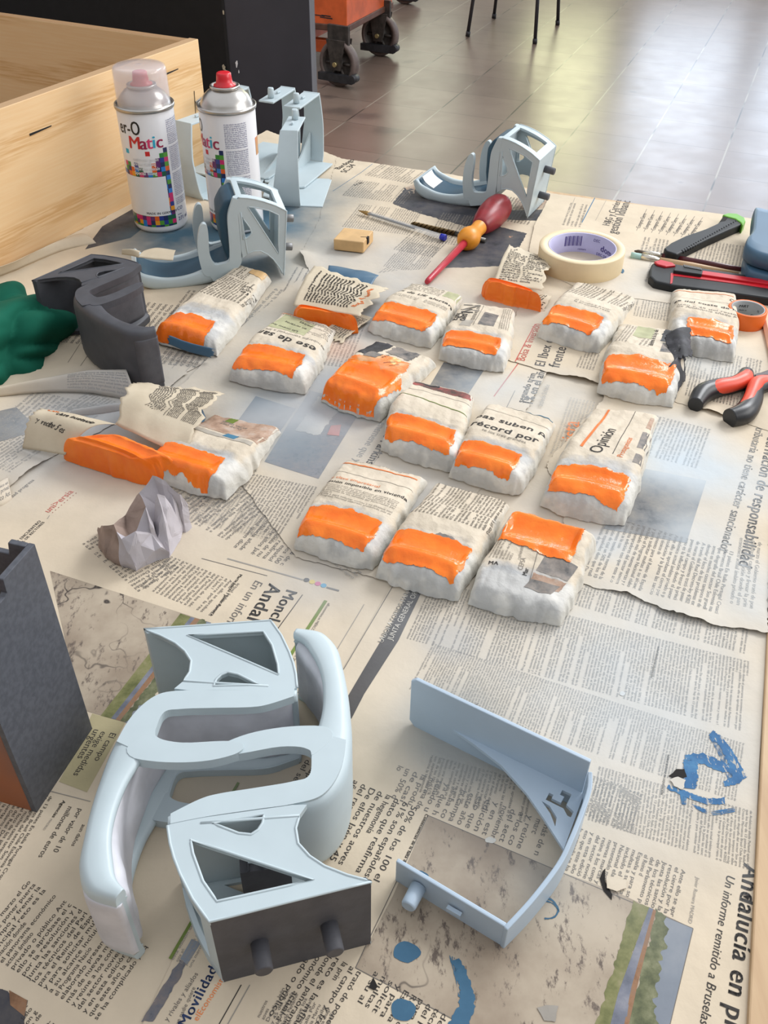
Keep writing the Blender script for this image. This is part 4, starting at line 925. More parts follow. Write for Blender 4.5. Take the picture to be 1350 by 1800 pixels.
holder('moulded_holder', 'pale blue holder lying in front, its bare dark grey end plate facing forward', lying(-.10107, .23889, 10.15), 'pale_blue_paint', 'white_primer', 'dark_grey_print', extra=inner_box)
holder('moulded_holder', 'pale blue holder interlocked behind the first, its seat curving down to the front left', lying(-.0460, .3213, -178.8, z=.0034), 'pale_blue_paint', 'white_primer')
def white_patch(root, put, O, I):
    R = []
    for i in range(73, 88):
        o_, r_ = np.array(O[i]), np.array(I[i]); t = i/89; th = np.interp(t, [.75, .92, 1], [.70, .85, 1.0])+.05
        R.append([(*(o_+(r_-o_)*th), 16), (*(o_+(r_-o_)*th), HW-16), (*(o_+(r_-o_)*(th-.12)), HW-16), (*(o_+(r_-o_)*(th-.12)), 16)])
    mb = MB(); mb.rings(R, 'white_label', smooth=False); put(mb, 'patch', 'white rectangle near the toe')
holder('moulded_holder', 'standing holder with dark blue pad and white toe patch at the back table edge', Mrt([[.0, -.8962, .4436], [.0, .4436, .8962], [-1, 0, 0]], (.1368, 1.1520, .0965)), 'pale_blue_paint', 'slate_blue_pad', blue=True, extra=white_patch)
holder('moulded_holder', 'standing holder with dark blue pad in front of the spray cans', Mrt([[0, -.9666, -.2563], [0, -.2563, .9666], [-1, 0, 0]], (-.1588, .9462, .0965)), 'pale_blue_paint', 'slate_blue_pad', blue=True, pin_mat='pin_steel')
holder('moulded_holder', 'unpainted dark grey holder lying beside the green cloth', Mrt([[-.6395, .7688, 0], [-.7688, -.6395, 0], [0, 0, 1]], (-.2480, .8530, .0030)), 'charcoal_primer', 'dark_grey_print')

# ---------------------------------------------------------------- bracket stands: base panel, curved spine, shelf with peg, gusset
def stand(name, label, Mx, mat, wb=44, ws=36, wt=20, base_w=None, cut=False, group='pale blue bracket stands', base_len=110, boff=0):
    root = empty(name, Mx @ Vector((.04, .03, .02)), label, 'bracket', group)
    def put(mb, n, lab=None, **k): return rel(root, mb.build(n, parent=root, M=Mx @ Matrix.Scale(.001, 4), label=lab, **k))
    def ribbon(path, w0, w1, th, n=40):
        P_ = smoothpath(path, n) if len(path) > 2 else [tuple(np.array(path[0])+(np.array(path[1])-np.array(path[0]))*i/(n-1)) for i in range(n)]
        R = []
        for i, p in enumerate(P_):
            q = np.array(P_[min(i+1, n-1)])-np.array(P_[max(i-1, 0)]); q /= np.linalg.norm(q); nn = np.array([-q[1], q[0]]); f = i/(n-1); a, c = np.array(p), np.array(p)+nn*th
            lo = w0[0]+(w0[1]-w0[0])*f; hi = w1[0]+(w1[1]-w1[0])*f
            R.append([(*a, lo), (*a, hi), (*c, hi), (*c, lo)])
        m_ = MB(); m_.rings(R, mat, smooth=False); return m_
    bw = base_w or wb
    mb = MB(); cutout = [[(84, 30), (84, 24), (96, 24), (96, 20), (102, 20), (102, 34), (96, 34), (96, 30)]] if 0 else []
    mb.plate([(0, 0), (base_len-4, 0), (base_len, 5), (base_len, bw-3), (base_len-3, bw), (0, bw)], [], lambda x, y, t: (x, t, y+boff), 0, -2.4, mat); put(mb, 'base_panel', bevel=.0005)
    put(ribbon([(0, 0), (-3.2, 8), (-4.8, 22), (-5.6, 38), (-5.2, 52), (-1, 74), (4.3, 92.8)], (0, 0), (ws, wt), 2.6), 'curved_spine', bevel=.0006)
    put(ribbon([(3.5, 92.6), (66, 91)], (0, 0), (wt, wt), -2.4, 6), 'shelf', bevel=.0006)
    mb = MB(); mb.tube([(51.6, 92, wt/2), (51, 103, wt/2), (50.9, 104.2, wt/2)], [4.2, 4.0, 3.4], mat, 20); peg = put(mb, 'peg')
    mb = MB(); mb.tube([(51.4, 98, wt/2+3.4), (51.4, 98, wt/2+4.3)], 1.9, 'hole_dark', 12); h_ = mb.build('peg_hole', parent=peg, M=Matrix.Translation(-root.location) @ Mx @ Matrix.Scale(.001, 4))
    mb = MB(); mb.box((30, 94, wt/2), (8, 2.2, 2.5), mat); put(mb, 'stop_block')
    gz = bw*.33
    G_ = [(-1, -1), (87, -1), (66, 2.5), (46, 7.2), (26, 16.5), (12, 25.5), (-4.5, 37)]
    holes = [[(16, 12), (8, 18), (4, 24), (1, 24), (1, 21), (8, 14), (14, 9)][::-1]] if 0 else [[(10, 4), (10, 7.5), (7.5, 7.5), (7.5, 12), (13, 12), (13, 9.5), (15.5, 9.5), (15.5, 14.5), (5, 14.5), (1.5, 17.5), (-.5, 17.5), (-.5, 13.5), (4.5, 11.5), (4.5, 4)], [(17, 16.5), (10, 21), (4.5, 27), (6, 21.5), (12, 17)]]
    if not cut: holes = []
    mb = MB(); mb.plate(G_, holes, lambda x, y, t: (x, y, t), gz-1.1, gz+1.1, mat); put(mb, 'gusset')
    return root
ba = np.array([-.861, .509]); bb = np.array([-.509, -.861])
stand('bracket_stand', 'light blue bracket with peg lying on its side at the front right', Mrt([[ba[0], bb[0], 0], [ba[1], bb[1], 0], [0, 0, 1]], (.1120, .2900, .0024)), 'panel_blue_paint', cut=True)
def upright(x, y, ang, mirror=False, z=.0035):
    a = math.radians(ang); A = Vector((math.cos(a), math.sin(a), 0)); Wd = A.cross(Vector((0, 0, 1)))
    if mirror: Wd = -Wd
    return Mrt([[A.x, 0, Wd.x], [A.y, 0, Wd.y], [0, 1, 0]], (x, y, z))
def upr(px, py, ang, mirror=False, z=.0035):
    q = un(px, py, .093+z); return upright(q.x, q.y, ang, mirror, z)
stand('bracket_stand', 'pale blue bracket stand at the front of the group right of the second can', upr(523, 231, 86, True), 'pale_blue_paint', wb=66, ws=40, wt=22, base_len=100, boff=-28)
stand('bracket_stand', 'rightmost pale blue bracket stand, just behind the front one', upr(563, 163, 250, z=.0065), 'pale_blue_paint', wb=60, ws=38, wt=24, base_len=100, boff=-16)
stand('bracket_stand', 'pale blue bracket stand farthest back against the charcoal cabinet', upr(520, 154, 248, z=.0095), 'pale_blue_paint', wb=44, ws=34, wt=22, base_len=95)
stand('bracket_stand', 'pale blue bracket stand mostly hidden behind the capless spray can', upr(439, 152, 240, z=.0125), 'pale_blue_paint', wb=44, ws=34, wt=26, base_len=95)
stand('bracket_stand', 'pale blue bracket stand between the two spray cans against the plywood box', upr(306, 212, 60), 'pale_blue_paint', wb=60, ws=36, wt=26, base_len=105)
for lab, pts in (('flat pale blue plate lying behind the capless spray can', [(452, 330), (490, 288), (490, 254), (462, 250), (440, 262), (430, 330)]), ('flat pale blue plate lying between stands beside the capless can', [(466, 332), (494, 290), (486, 330), (488, 352), (462, 345)]), ('flat pale blue plate leaning into the group beside the plywood box', [(318, 262), (352, 246), (356, 300), (338, 330)])):
    mb = MB(); P_ = [un(*p, .006) for p in pts]; mb.hexa([p+Vector((0, 0, -.0015)) for p in P_], [p+Vector((0, 0, .001)) for p in P_], 'pale_blue_paint'); mb.build('flat_plate', label=lab, cat='plate', bevel=.0006)

# ---------------------------------------------------------------- spray cans
t = NT('can_mosaic', .3, coat=.3)
x, y, z = t.sep(t.uv())
cv = t.n('ShaderNodeCombineXYZ'); t.lk(t.math('FLOOR', t.math('MULTIPLY', x, 190)), cv.inputs[0]); t.lk(t.math('FLOOR', t.math('MULTIPLY', y, 190)), cv.inputs[1])
wn = t.n('ShaderNodeTexWhiteNoise', noise_dimensions='2D'); t.lk(cv.outputs[0], wn.inputs['Vector'])
r = t.n('ShaderNodeValToRGB'); r.color_ramp.interpolation = 'CONSTANT'; t.lk(wn.outputs['Value'], r.inputs[0])
cs = [(.01, .10, .05), (.03, .25, .03), (.02, .04, .25), (.02, .20, .60), (.12, .02, .14), (.60, .02, .15), (.75, .12, .01), (.80, .32, .01), (.08, .30, .03), (.01, .02, .10)]
for i, c in enumerate(cs):
    e = r.color_ramp.elements[i] if i < 2 else r.color_ramp.elements.new(i/len(cs)); e.position = i/len(cs); e.color = (*c, 1)
t.col(r.outputs[0])
for nm, c in dict(lab_red=(.62, .03, .03), lab_mag=(.55, .02, .20), lab_dred=(.35, .02, .08), lab_cyan=(.02, .42, .62), lab_pink=(.70, .05, .16), lab_black=(.012, .012, .014), lab_blue=(.07, .08, .22), lab_white=(.85, .85, .86)).items(): simple(nm, c, .35, var=.02)
CR_ = .0325
def spray_can(px, py, turn, cap, label, worn=False):
    c = un(px, py); root = empty('spray_can', (c.x, c.y, .003), label, 'spray can', 'paint spray cans'); H_ = .142
    a0 = math.atan2(-c.y, -c.x)+math.radians(turn)          # angle facing the camera, turned
    def put(mb, n, lab=None, **k): return mb.build(n, parent=root, label=lab, fix=k.pop('fix', True), **k)
    mb = MB(); mb.lathe([(0, .0), (.028, .0), (.0305, .0005), (.0318, .003), (CR_, .0055), (CR_, H_-.004), (.0315, H_-.002)], 'can_white', n=64); put(mb, 'can_body')
    def P(X, Y, off):
        a = a0+np.asarray(X)/CR_; rr = CR_+np.asarray(off)*.8; return np.stack([rr*np.cos(a), rr*np.sin(a), np.asarray(Y)], 1)
    lb = MB()
    def patch(x0, x1, y0, y1, m, off=.00010):
        n = max(2, int(abs(x1-x0)/.0015)); V = P(np.repeat(np.linspace(x0, x1, n+1), 2), np.tile([y0, y1], n+1), off); b0 = len(lb.v)
        lb.add(V, [(2*i, 2*i+2, 2*i+3, 2*i+1) for i in range(n)], m, True)
        uvs.extend([(xx+5, yy+5) for xx, yy in zip(np.repeat(np.linspace(x0, x1, n+1), 2), np.tile([y0, y1], n+1))])
    uvs = []
    sq = 1/190; xr = .0190; rnd = random.Random(8)
    # mosaic field with a stepped upper edge, white window cut out of it
    for k in range(16):
        x1 = xr-k*sq; top = .098-[-.006, 0, .007, .012, .022, .022, .016, .012, .018, .012, .012, .02, .02, .02, .02, .02][k]-0*rnd.random()
        patch(x1-sq, x1, .008, math.floor(top/sq)*sq, 'can_mosaic')
    patch(xr-5*sq, xr-4*sq, .0925, .0925+sq, 'lab_red'); patch(xr-10*sq, xr-9*sq, .0935, .0935+sq, 'lab_cyan')
    patch(xr-16*sq, xr-.0065, .0215, .068, 'can_white', .00022)
    b0 = len(lb.v)
    T = lambda txt, x, y, s, m, bold=False, fit=None, off=.00034, it=0: lay(lb, P, txt, m, s, (x, y), (1, 0), bold=bold, fit=fit, off=off, ital=it, cut=.003 if s > .004 else None)
    T('er-O', -.0385, .1160, .0215, 'lab_black', True, fit=.0300)
    xx = -.0265
    for ch, m, s, dy in (('M', 'lab_red', .020, 0), ('a', 'lab_dred', .020, 0), ('t', 'lab_pink', .020, .0005), ('i', 'lab_cyan', .020, .001), ('c', 'lab_dred', .020, .0005)):
        xx += T(ch, xx,   .1005+dy, s, m, True, it=.05, off=.0004)*.86
    for i, tx in enumerate(('Applicazione speciale', 'Sonderabfüllung', 'Préparation spéciale', 'Special filling')): T(tx, -.024, .0865-i*.0052, .0056, 'lab_white', True, fit=.031-.004*(i in (1, 3)))
    T('MADE IN GERMANY', -.0165, .0235, .0040, 'lab_black', True)
    # right hand column of tiny print
    fl = Flow(5); yy = .128; k = 0
    while yy > .030:
        if k % 14 == 13: patch(.0215, .050, yy-.0008, yy+.0002, 'can_white', .0002)
        else: T(fl.line(34), .0222, yy, .0026, 'lab_blue', fit=.027, off=.0002)
        yy -= .00215; k += 1
    T('CO', .0222, .024, .006, 'lab_blue', True); T('271 ml', .0222, .0115, .0065, 'lab_blue', True); T('www', .0222, .018, .003, 'lab_blue')
    if worn: patch(.064, .074, .088, .108, 'orange_paint_thin', .0003)
    lb.uv = uvs+[(0, 0)]*(len(lb.v)-len(uvs)) if False else None
    # uv for the mosaic from the cylinder
    U = []
    for v in lb.v:
        a = (math.atan2(v[1], v[0])-a0+math.pi) % (2*math.pi)-math.pi; U.append((a*CR_+5+xr*0-((xr) % sq), v[2]+5-(5 % sq)))
    lb.uv = U
    put(lb, 'printed_label', fix=False)
    mb = MB(); mb.lathe([(.0310, H_-.0035), (.0338, H_-.0032), (.0342, H_-.001), (.0338, H_+.0012), (.0322, H_+.001), (.0312, H_-.001), (.0300, H_+.0005), (.0292, H_+.004), (.0255, H_+.010), (.0205, H_+.0145), (.0165, H_+.017), (.0145, H_+.0175)], 'steel', n=64); put(mb, 'shoulder')
    mb = MB(); mb.lathe([(.0142, H_+.0172), (.0160, H_+.0175), (.0170, H_+.019), (.0166, H_+.0208), (.0150, H_+.0212), (.0142, H_+.0195), (.010, H_+.0188), (0, H_+.0185)], 'steel', n=48); put(mb, 'valve_rim')
    mb = MB(); n0 = H_+.0195; mb.lathe([(.0, n0), (.0125, n0), (.0125, n0+.0018), (.0095, n0+.003), (.0086, n0+.009), (.0082, n0+.0135), (.0070, n0+.0145), (.003, n0+.0140), (0, n0+.0138)], 'red_plastic', n=36); put(mb, 'nozzle', 'red spray nozzle')
    if cap:
        mb = MB(); hc = H_+.0405; mb.lathe([(.0300, H_-.0005), (.0304, H_+.012), (.0300, hc-.004), (.0290, hc-.0012), (.0270, hc), (.012, hc+.0006), (.003, hc+.0006), (0, hc+.0006), (0, hc-.0004), (.0268, hc-.001), (.0284, hc-.0025), (.0292, hc-.0045), (.0296, H_+.012), (.0292, H_-.0005)], 'clear_cap', n=64); mb.lathe([(0, hc+.0007), (.003, hc+.0007), (.0034, hc+.0002)], 'clear_cap', n=20); put(mb, 'clear_lid', 'clear frosted plastic lid')
    return root
spray_can(285, 396, 0, True, 'spray can with a clear lid standing beside the plywood box')
spray_can(418, 398, -49, False, 'spray can without a lid, its red nozzle bare, behind the blue padded holder', True)

# ---------------------------------------------------------------- grey box at the front left
A1 = un(164, 1285); A2 = un(67, 1433); HB = .151
dE = (A1-A2).normalized(); dL = Vector((-dE.y, dE.x, 0)); L_ = (A1-A2).length
root = empty('printed_box', (A1+A2)/2, 'tall open dark grey box with an orange wall at the left edge', 'box')
def wallpoly(o_, dx, poly, th, nrm, mat, name, lab=None):
    mb = MB(); mb.plate(poly, [], lambda x, y, t: o_+dx*x+Vector((0, 0, y+.0015))+nrm*t, 0, th, mat); return rel(root, mb.build(name, parent=root, label=lab, bevel=.0006))
tw = .0034
wallpoly(A1, -dE, [(0, 0), (L_, 0), (L_, HB-.02), (L_-.0155, HB-.0), (L_-.0155, HB)] if 0 else [(0, 0), (L_, 0), (L_, HB-.0095), (.0295, HB-.0095), (.0275, HB-.0085), (.0270, HB-.0005), (.0265, HB), (0, HB)], tw, dL, 'box_grey_orange', 'side_wall')
wallpoly(A2-dE*0, dL, [(tw, 0), (.09, 0), (.09, HB-.0095), (tw, HB-.0095)], tw, dE, 'box_orange', 'front_wall', 'orange brushed front wall')
wallpoly(A1, dL, [(tw, 0), (.09, 0), (.09, HB), (.020, HB), (.018, HB-.006), (.012, HB-.007), (.0105, HB), (tw, HB)] if 0 else [(tw, 0), (.09, 0), (.09, HB-.008), (.0150, HB-.008), (.0135, HB), (tw, HB)], tw, -dE, 'box_grey_orange', 'back_wall')
mb = MB(); mb.hexa([A1, A2, A2+dL*.09, A1+dL*.09], [p+Vector((0, 0, .003)) for p in (A1, A2, A2+dL*.09, A1+dL*.09)], 'hole_dark'); rel(root, mb.build('box_floor', parent=root))

# ---------------------------------------------------------------- small tools
def item(name, px, py, z, label, cat, group=None): return empty(name, un(px, py, z), label, cat, group)
# wood block
P_ = [un(586, 427, .004), un(638, 443.5, .004), un(654, 410, .004), un(600, 401, .004)]
mb = MB(); P_ = [Vector((p.x, p.y, 0)) for p in [un(586.5, 440, .003), un(639, 446, .003)]]
e = (P_[1]-P_[0]); e2 = Vector((-e.y, e.x, 0)).normalized()*.036+e*.08; z0 = .0035
lo = [P_[0], P_[1], P_[1]+e2, P_[0]+e2]; root = empty('wood_block', (lo[0]+lo[2])/2+Vector((0, 0, z0)), 'small pale wooden block with a dark notch beside the blue overspray', 'block')
mb.hexa([p+Vector((0, 0, z0)) for p in lo], [p+Vector((0, 0, z0+.0135)) for p in lo], 'block_wood'); rel(root, mb.build('block', parent=root, bevel=.0012))
mb = MB(); q = P_[1]+e2*.42; mb.box(q+Vector((0, 0, z0+.010)), (.0022, .006, .0078), 'hole_dark', Matrix.Rotation(math.atan2(e.y, e.x), 3, 'Z')); mb.box(q-e.normalized()*.004+Vector((0, 0, z0+.0133)), (.009, .0012, .0006), 'hole_dark', Matrix.Rotation(math.atan2(e.y, e.x)+.2, 3, 'Z')); rel(root, mb.build('notch', parent=root, label='dark notch'))
# pen
a, b_ = un(630, 370, .0065), un(782, 418, .0065); d_ = (b_-a).normalized(); L = (b_-a).length
root = empty('ballpoint_pen', (a+b_)/2, 'clear ballpoint pen with a blue end plug beside the wood block', 'pen')
mb = MB(); mb.tube([a+d_*.016, a+d_*.02, b_-d_*.004], [.0028, .0036, .0036], 'pen_clear', 6, smooth=False); rel(root, mb.build('barrel', parent=root))
mb = MB(); mb.tube([a, a+d_*.003, a+d_*.012, a+d_*.018], [.0004, .0008, .0026, .0028], 'nib_brass', 12); rel(root, mb.build('tip', parent=root))
mb = MB(); mb.tube([a+d_*.016, a+d_*L*.66], .0015, 'pen_refill', 8); rel(root, mb.build('refill', parent=root))
mb = MB(); mb.tube([b_-d_*.006, b_-d_*.0058, b_, b_+d_*.001], [.0030, .0038, .0042, .0035], 'pen_blue', 12); rel(root, mb.build('end_plug', parent=root, label='blue plug'))
# drill bit
a, b_ = un(722, 393, .0045), un(854, 423, .0045); d_ = (b_-a).normalized(); L = (b_-a).length; root = empty('drill_bit', (a+b_)/2, 'bronze twist drill bit under the screwdriver', 'drill bit')
mb = MB(); mb.tube([a+d_*L*.58, b_], .0030, 'steel_dark', 14); rel(root, mb.build('shank', parent=root))
up = Vector((0, 0, 1)); sd = d_.cross(up); R = []
for i in range(90):
    f = i/89; th = f*5.2*2*math.pi; c = a+d_*L*.6*f; r1 = .0034*min(1, f*12+.15); ring = []
    for k in range(12):
        al = 2*math.pi*k/12; rr = r1*(1 if abs(math.cos(al)) > .45 else .45); ring.append(c+(sd*math.cos(al+th)+up*math.sin(al+th))*rr)
    R.append(ring)
mb = MB(); mb.rings(R, 'drill_bronze', smooth=False); rel(root, mb.build('flute', parent=root))
# screwdriver
a, m1, e_ = un(750, 496, .008), un(816, 432, .0165), un(884, 357, .0195); d_ = (e_-a).normalized(); L = (e_-a).length; at = lambda f: a+d_*L*f
root = empty('screwdriver', at(.5), 'screwdriver with a dark red and yellow handle and red insulated shaft', 'screwdriver')
mb = MB(); mb.tube([at(0), at(.02), at(.50)], [.0026, .0034, .0046], 'screwdriver_shaft', 16); rel(root, mb.build('shaft', parent=root))
mb = MB(); mb.tube([at(.455), at(.465), at(.50), at(.53), at(.56), at(.60), at(.66), at(.70)], [.006, .0098, .0132, .0135, .0118, .0088, .0092, .0105], 'screwdriver_yellow', 28); rel(root, mb.build('collar', parent=root, label='yellow collar'))
mb = MB(); mb.tube([at(.66), at(.68), at(.74), at(.82), at(.90), at(.95), at(.985), at(1.0), at(1.006)], [.0090, .0112, .0150, .0178, .0180, .0165, .0130, .008, .002], 'screwdriver_red', 28); hd = rel(root, mb.build('handle', parent=root, label='dark red handle'))
mb = MB(); c = at(.965)+Vector((.0105, -.002, .006)); mb.tube([c-d_*.006, c, c+d_*.006], [.002, .0045, .002], 'screwdriver_yellow', 12); o = mb.build('wear_spot', parent=hd); o.location = -root.location-Vector((0, 0, 0)); 
# masking tape
def tape_roll(cx, cy, R1, R0, h, mats, label, name='tape_roll', texts=(), tilt=0):
    c = un(cx, cy, h); root = empty(name, (c.x, c.y, .003), label, 'tape'); 
    mb = MB(); mb.lathe([(R0+.0012, 0), (R1-.0005, 0), (R1, .0008), (R1, h-.0008), (R1-.0005, h), (R0+.0012, h), (R0+.0012, 0)], mats[0], n=80); mb.build('tape_wind', parent=root)
    mb = MB(); mb.lathe([(R0, 0), (R0, h-.0003), (R0+.0013, h+.0002), (R0+.0013, 0)], mats[1], n=80); core = mb.build('core', parent=root)
    a0 = math.atan2(c.y, c.x); ln = MB()
    def P(X, Y, off): A = a0-np.asarray(X)/R0; rr = R0-np.asarray(off); return np.stack([rr*np.cos(A), rr*np.sin(A), np.asarray(Y)], 1)
    for tx, x, y, s, bold in texts:
        if tx == '|||':
            for i in range(13):
                w_ = .0006 if i % 3 else .0011; ln.add(P([x+i*.0016, x+i*.0016+w_, x+i*.0016+w_, x+i*.0016], [y, y, y+s, y+s], .0003), [(0, 1, 2, 3)], 'core_ink')
        else: lay(ln, P, tx, mats[2], s, (x, y), (1, 0), bold=bold, off=.0003)
    if ln.v: ln.build('core_print', parent=core, fix=False)
    return root
tape_roll(1023, 437, .0485, .0372, .0245, ('masking_tape', 'tape_core_print', 'core_ink'), 'cream masking tape roll with a lilac printed core', 'masking_tape', texts=(('|||', -.022, .009, .012, 0), ('rasters', -.005, .004, .0035, 0), ('dom', .0225, .008, .0105, True), ('DEC', .012, .017, .0045, 0), ('DEC DEC', .018, .002, .0045, 0)))
tape_roll(1314, 546, .0196, .0155, .0180, ('tape_orange', 'core_grey', 'lab_black'), 'orange tape roll with a grey printed core half behind a wrapped piece', 'orange_tape', texts=(('PART', -.010, .011, .004, True), ('Made in', -.009, .007, .0025, False), ('CE', .004, .002, .0045, True), ('23', .010, .010, .003, 0)))
# green snap-off knife: outline in its own plane, lying on its flat
def flatbar(root, name, outline_px, z0, z1, mat, bevel=.001, lab=None, seg=2, smooth=0):
    P_ = [un(px, py, z1) for px, py in outline_px]
    if smooth: P_ = [Vector((x, y, 0)) for x, y in smoothpath([(p.x, p.y) for p in P_], smooth, closed=True)]
    mb = MB(); mb.hexa([Vector((p.x, p.y, z0)) for p in P_], [Vector((p.x, p.y, z1)) for p in P_], mat); return rel(root, mb.build(name, parent=root, bevel=bevel, label=lab, seg=seg))
root = item('snap_off_knife', 1240, 415, .004, 'black snap-off knife with a green end lying at the back right', 'knife')
flatbar(root, 'handle', [(1167, 436), (1171, 441), (1190, 447), (1245, 420), (1304, 394), (1309, 386), (1300, 377), (1272, 378), (1262, 392), (1240, 402), (1205, 414), (1180, 426)], .003, .0145, 'knife_black', .002, seg=3)
flatbar(root, 'end_cap', [(1270, 377), (1280, 374), (1296, 375), (1309, 382), (1311, 388), (1306, 396), (1301, 390), (1292, 384), (1276, 380)], .003, .0158, 'knife_green', .0015, 'green end cap')
mb = MB()
for i in range(24): f = i/23; p = un(1203+f*94, 445-f*52+0*f, .0125); mb.tube([p, p+Vector((-.0025, .0035, .0022))], .0010, 'knife_black', 6)
rel(root, mb.build('grip_ribs', parent=root)); flatbar(root, 'slot', [(1266, 389), (1272, 381), (1280, 382), (1275, 388)], .0140, .0147, 'hole_dark', 0, 'slot beside the cap')
# two brushes
def brush(a, b_, name, label, parts):
    a, b_ = un(*a, .0065), un(*b_, .0065); d_ = (b_-a).normalized(); L = (b_-a).length; root = empty(name, (a+b_)/2, label, 'paintbrush', 'thin paintbrushes beside the knives')
    for nm, f0, f1, r0, r1, m, lab in parts:
        mb = MB(); mb.tube([a+d_*L*f0, a+d_*L*(f0*.6+f1*.4), a+d_*L*f1], [r0, max(r0, r1), r1], m, 14); rel(root, mb.build(nm, parent=root, label=lab))
brush((1115, 441), (1392, 489), 'paintbrush', 'thin paintbrush with a dark maroon handle and brown tip', [('bristles', 0, .06, .0006, .0022, 'bristle_dark', None), ('ferrule', .055, .19, .0022, .0030, 'ferrule', None), ('handle', .185, 1, .0033, .0016, 'brush_maroon', None)])
brush((1109, 449), (1299, 480), 'paintbrush', 'paintbrush with mint bristles and a pale wooden handle', [('bristles', 0, .10, .0040, .0040, 'bristle_mint', 'mint painted bristles'), ('ferrule', .095, .28, .0040, .0030, 'ferrule', None), ('handle', .275, 1, .0034, .0012, 'brush_wood', None)])
# red and black snap-off knife
root = item('snap_off_knife', 1240, 500, .004, 'large red and black snap-off knife running off the right picture edge', 'knife')
flatbar(root, 'handle', [(1141, 474), (1146, 462), (1160, 459), (1186, 463), (1300, 480), (1400, 496), (1400, 530), (1300, 516), (1178, 500), (1150, 494), (1141, 485)], .003, .0135, 'knife_black', .003, seg=3)
flatbar(root, 'red_housing', [(1179, 480), (1186, 478), (1236, 483), (1400, 507), (1400, 514), (1300, 499), (1184, 484), (1182, 497), (1178, 498)], .0130, .0142, 'knife_red', .0004, 'red housing line')
flatbar(root, 'red_rail', [(1234, 475), (1400, 499), (1400, 506), (1233, 482)], .0130, .0165, 'knife_red', .0006, 'red rail over the blade')
flatbar(root, 'lock_cap', [(1150, 459), (1162, 456), (1182, 461), (1188, 466), (1170, 468), (1155, 464)], .0125, .0158, 'knife_red', .001, 'red lock')
flatbar(root, 'slider', [(1188, 465), (1236, 473), (1234, 482), (1184, 475)], .0130, .0180, 'knife_black', .001)
mb = MB()
for i in range(13): p = un(1203+i*2.4, 467.5+i*.45, .0185); mb.box(p, (.0008, .006, .0010), 'knife_grey')
rel(root, mb.build('slider_ribs', parent=root)); mb = MB()
for i in range(22):
    p = un(1240+i*5.6, 483.5+i*.82, .0145); mb.tube([p, p+Vector((.0018, .0010, 0)), p+Vector((.0036, -.0006, 0))], .0007, 'knife_grey', 6)
rel(root, mb.build('rack_teeth', parent=root))
# pencil at the edge
a, b_ = un(1340, 541, .006), un(1372, 680, .006); d_ = (b_-a).normalized(); root = empty('pencil', (a+b_)/2, 'pale wooden pencil at the right picture edge below the orange tape', 'pencil')
mb = MB(); mb.tube([a+d_*.010, b_], .0042, 'pencil_wood', 6, smooth=False); rel(root, mb.build('barrel', parent=root)); mb = MB(); mb.tube([a, a+d_*.003], [.0004, .0014], 'pen_refill', 8); rel(root, mb.build('lead', parent=root)); mb = MB(); mb.tube([a+d_*.003, a+d_*.010], [.0014, .0042], 'pencil_wood', 12); rel(root, mb.build('sharpened_tip', parent=root))
# two slate blue moulded pieces at the right edge
for lab, pts, z0, z1 in (('slate blue moulded pad lying flat at the right edge, lower of two', [(1308, 448), (1316, 442), (1345, 448), (1400, 455), (1400, 492), (1330, 480), (1312, 470)], .003, .022), ('slate blue moulded pad stacked on the other at the right edge', [(1326, 366), (1334, 362), (1352, 366), (1400, 372), (1400, 452), (1345, 448), (1314, 434), (1312, 420), (1322, 404)], .023, .042)):
    P_ = smoothpath([tuple(un(px, py, z1))[:2] for px, py in pts], 60, closed=True); cx = np.mean([p[0] for p in P_]); cy = np.mean([p[1] for p in P_]); R = []
    for k in range(9):
        a = math.pi*k/8; f = 1-.10*(1-math.sin(a))-.0; z = z0+(z1-z0)*(.5-.5*math.cos(a)); R.append([(cx+(x-cx)*f, cy+(y-cy)*f, z) for x, y in P_])
    R = [[(cx+(x-cx)*.7, cy+(y-cy)*.7, z0) for x, y in P_]]+R+[[(cx+(x-cx)*.7, cy+(y-cy)*.7, z1+.001) for x, y in P_]]
    mb = MB(); mb.rings(R, 'slate_blue_plastic'); mb.build('moulded_pad', label=lab, cat='pad', group=None)
# pliers
root = item('pliers', 1320, 680, .004, 'pliers with coral and black grips at the right edge', 'pliers')
def grip(path, rad, mat, name, lab=None, zr=1.0, z=.010, hid=0):
    P_ = smoothpath([tuple(un(px, py, z)) for px, py in path], 40); rr = smoothpath([(r, 0) for r in rad], 40); mb = MB(); mb.tube([Vector(p) for p in P_], [max(.0012, q[0]*1.22) for q in rr], mat, 18)
    mb.v = [(x, y, z+(zz-z)*zr) for x, y, zz in mb.v]; return rel(root, mb.build(name, parent=root, label=lab))
g1 = [(1222, 712), (1236, 692), (1262, 682), (1290, 676), (1307, 668), (1312, 656)]
grip(g1, [.0055, .0078, .0072, .0066, .0070, .0055], 'plier_black', 'grip', 'black grip with a coral face')
grip([(1237, 690), (1262, 681), (1290, 675), (1308, 667), (1313, 658)], [.0030, .0060, .0058, .0062, .0045], 'plier_coral', 'grip_face', 'coral grip face', z=.0125)
g2 = [(1282, 735), (1308, 726), (1322, 705), (1328, 685), (1345, 674), (1370, 672)]
grip(g2, [.0068, .0082, .0075, .0066, .0068, .006], 'plier_black', 'grip', 'black grip with a coral face')
grip([(1296, 719), (1314, 708), (1322, 692), (1331, 674), (1350, 668)], [.0022, .0048, .0050, .0055, .004], 'plier_coral', 'grip_face', 'coral grip face', z=.0140)
flatbar(root, 'jaw', [(1308, 672), (1318, 664), (1326, 658), (1372, 642), (1380, 668), (1330, 676), (1322, 682)], .005, .0125, 'plier_steel', .001, 'dark steel jaws')
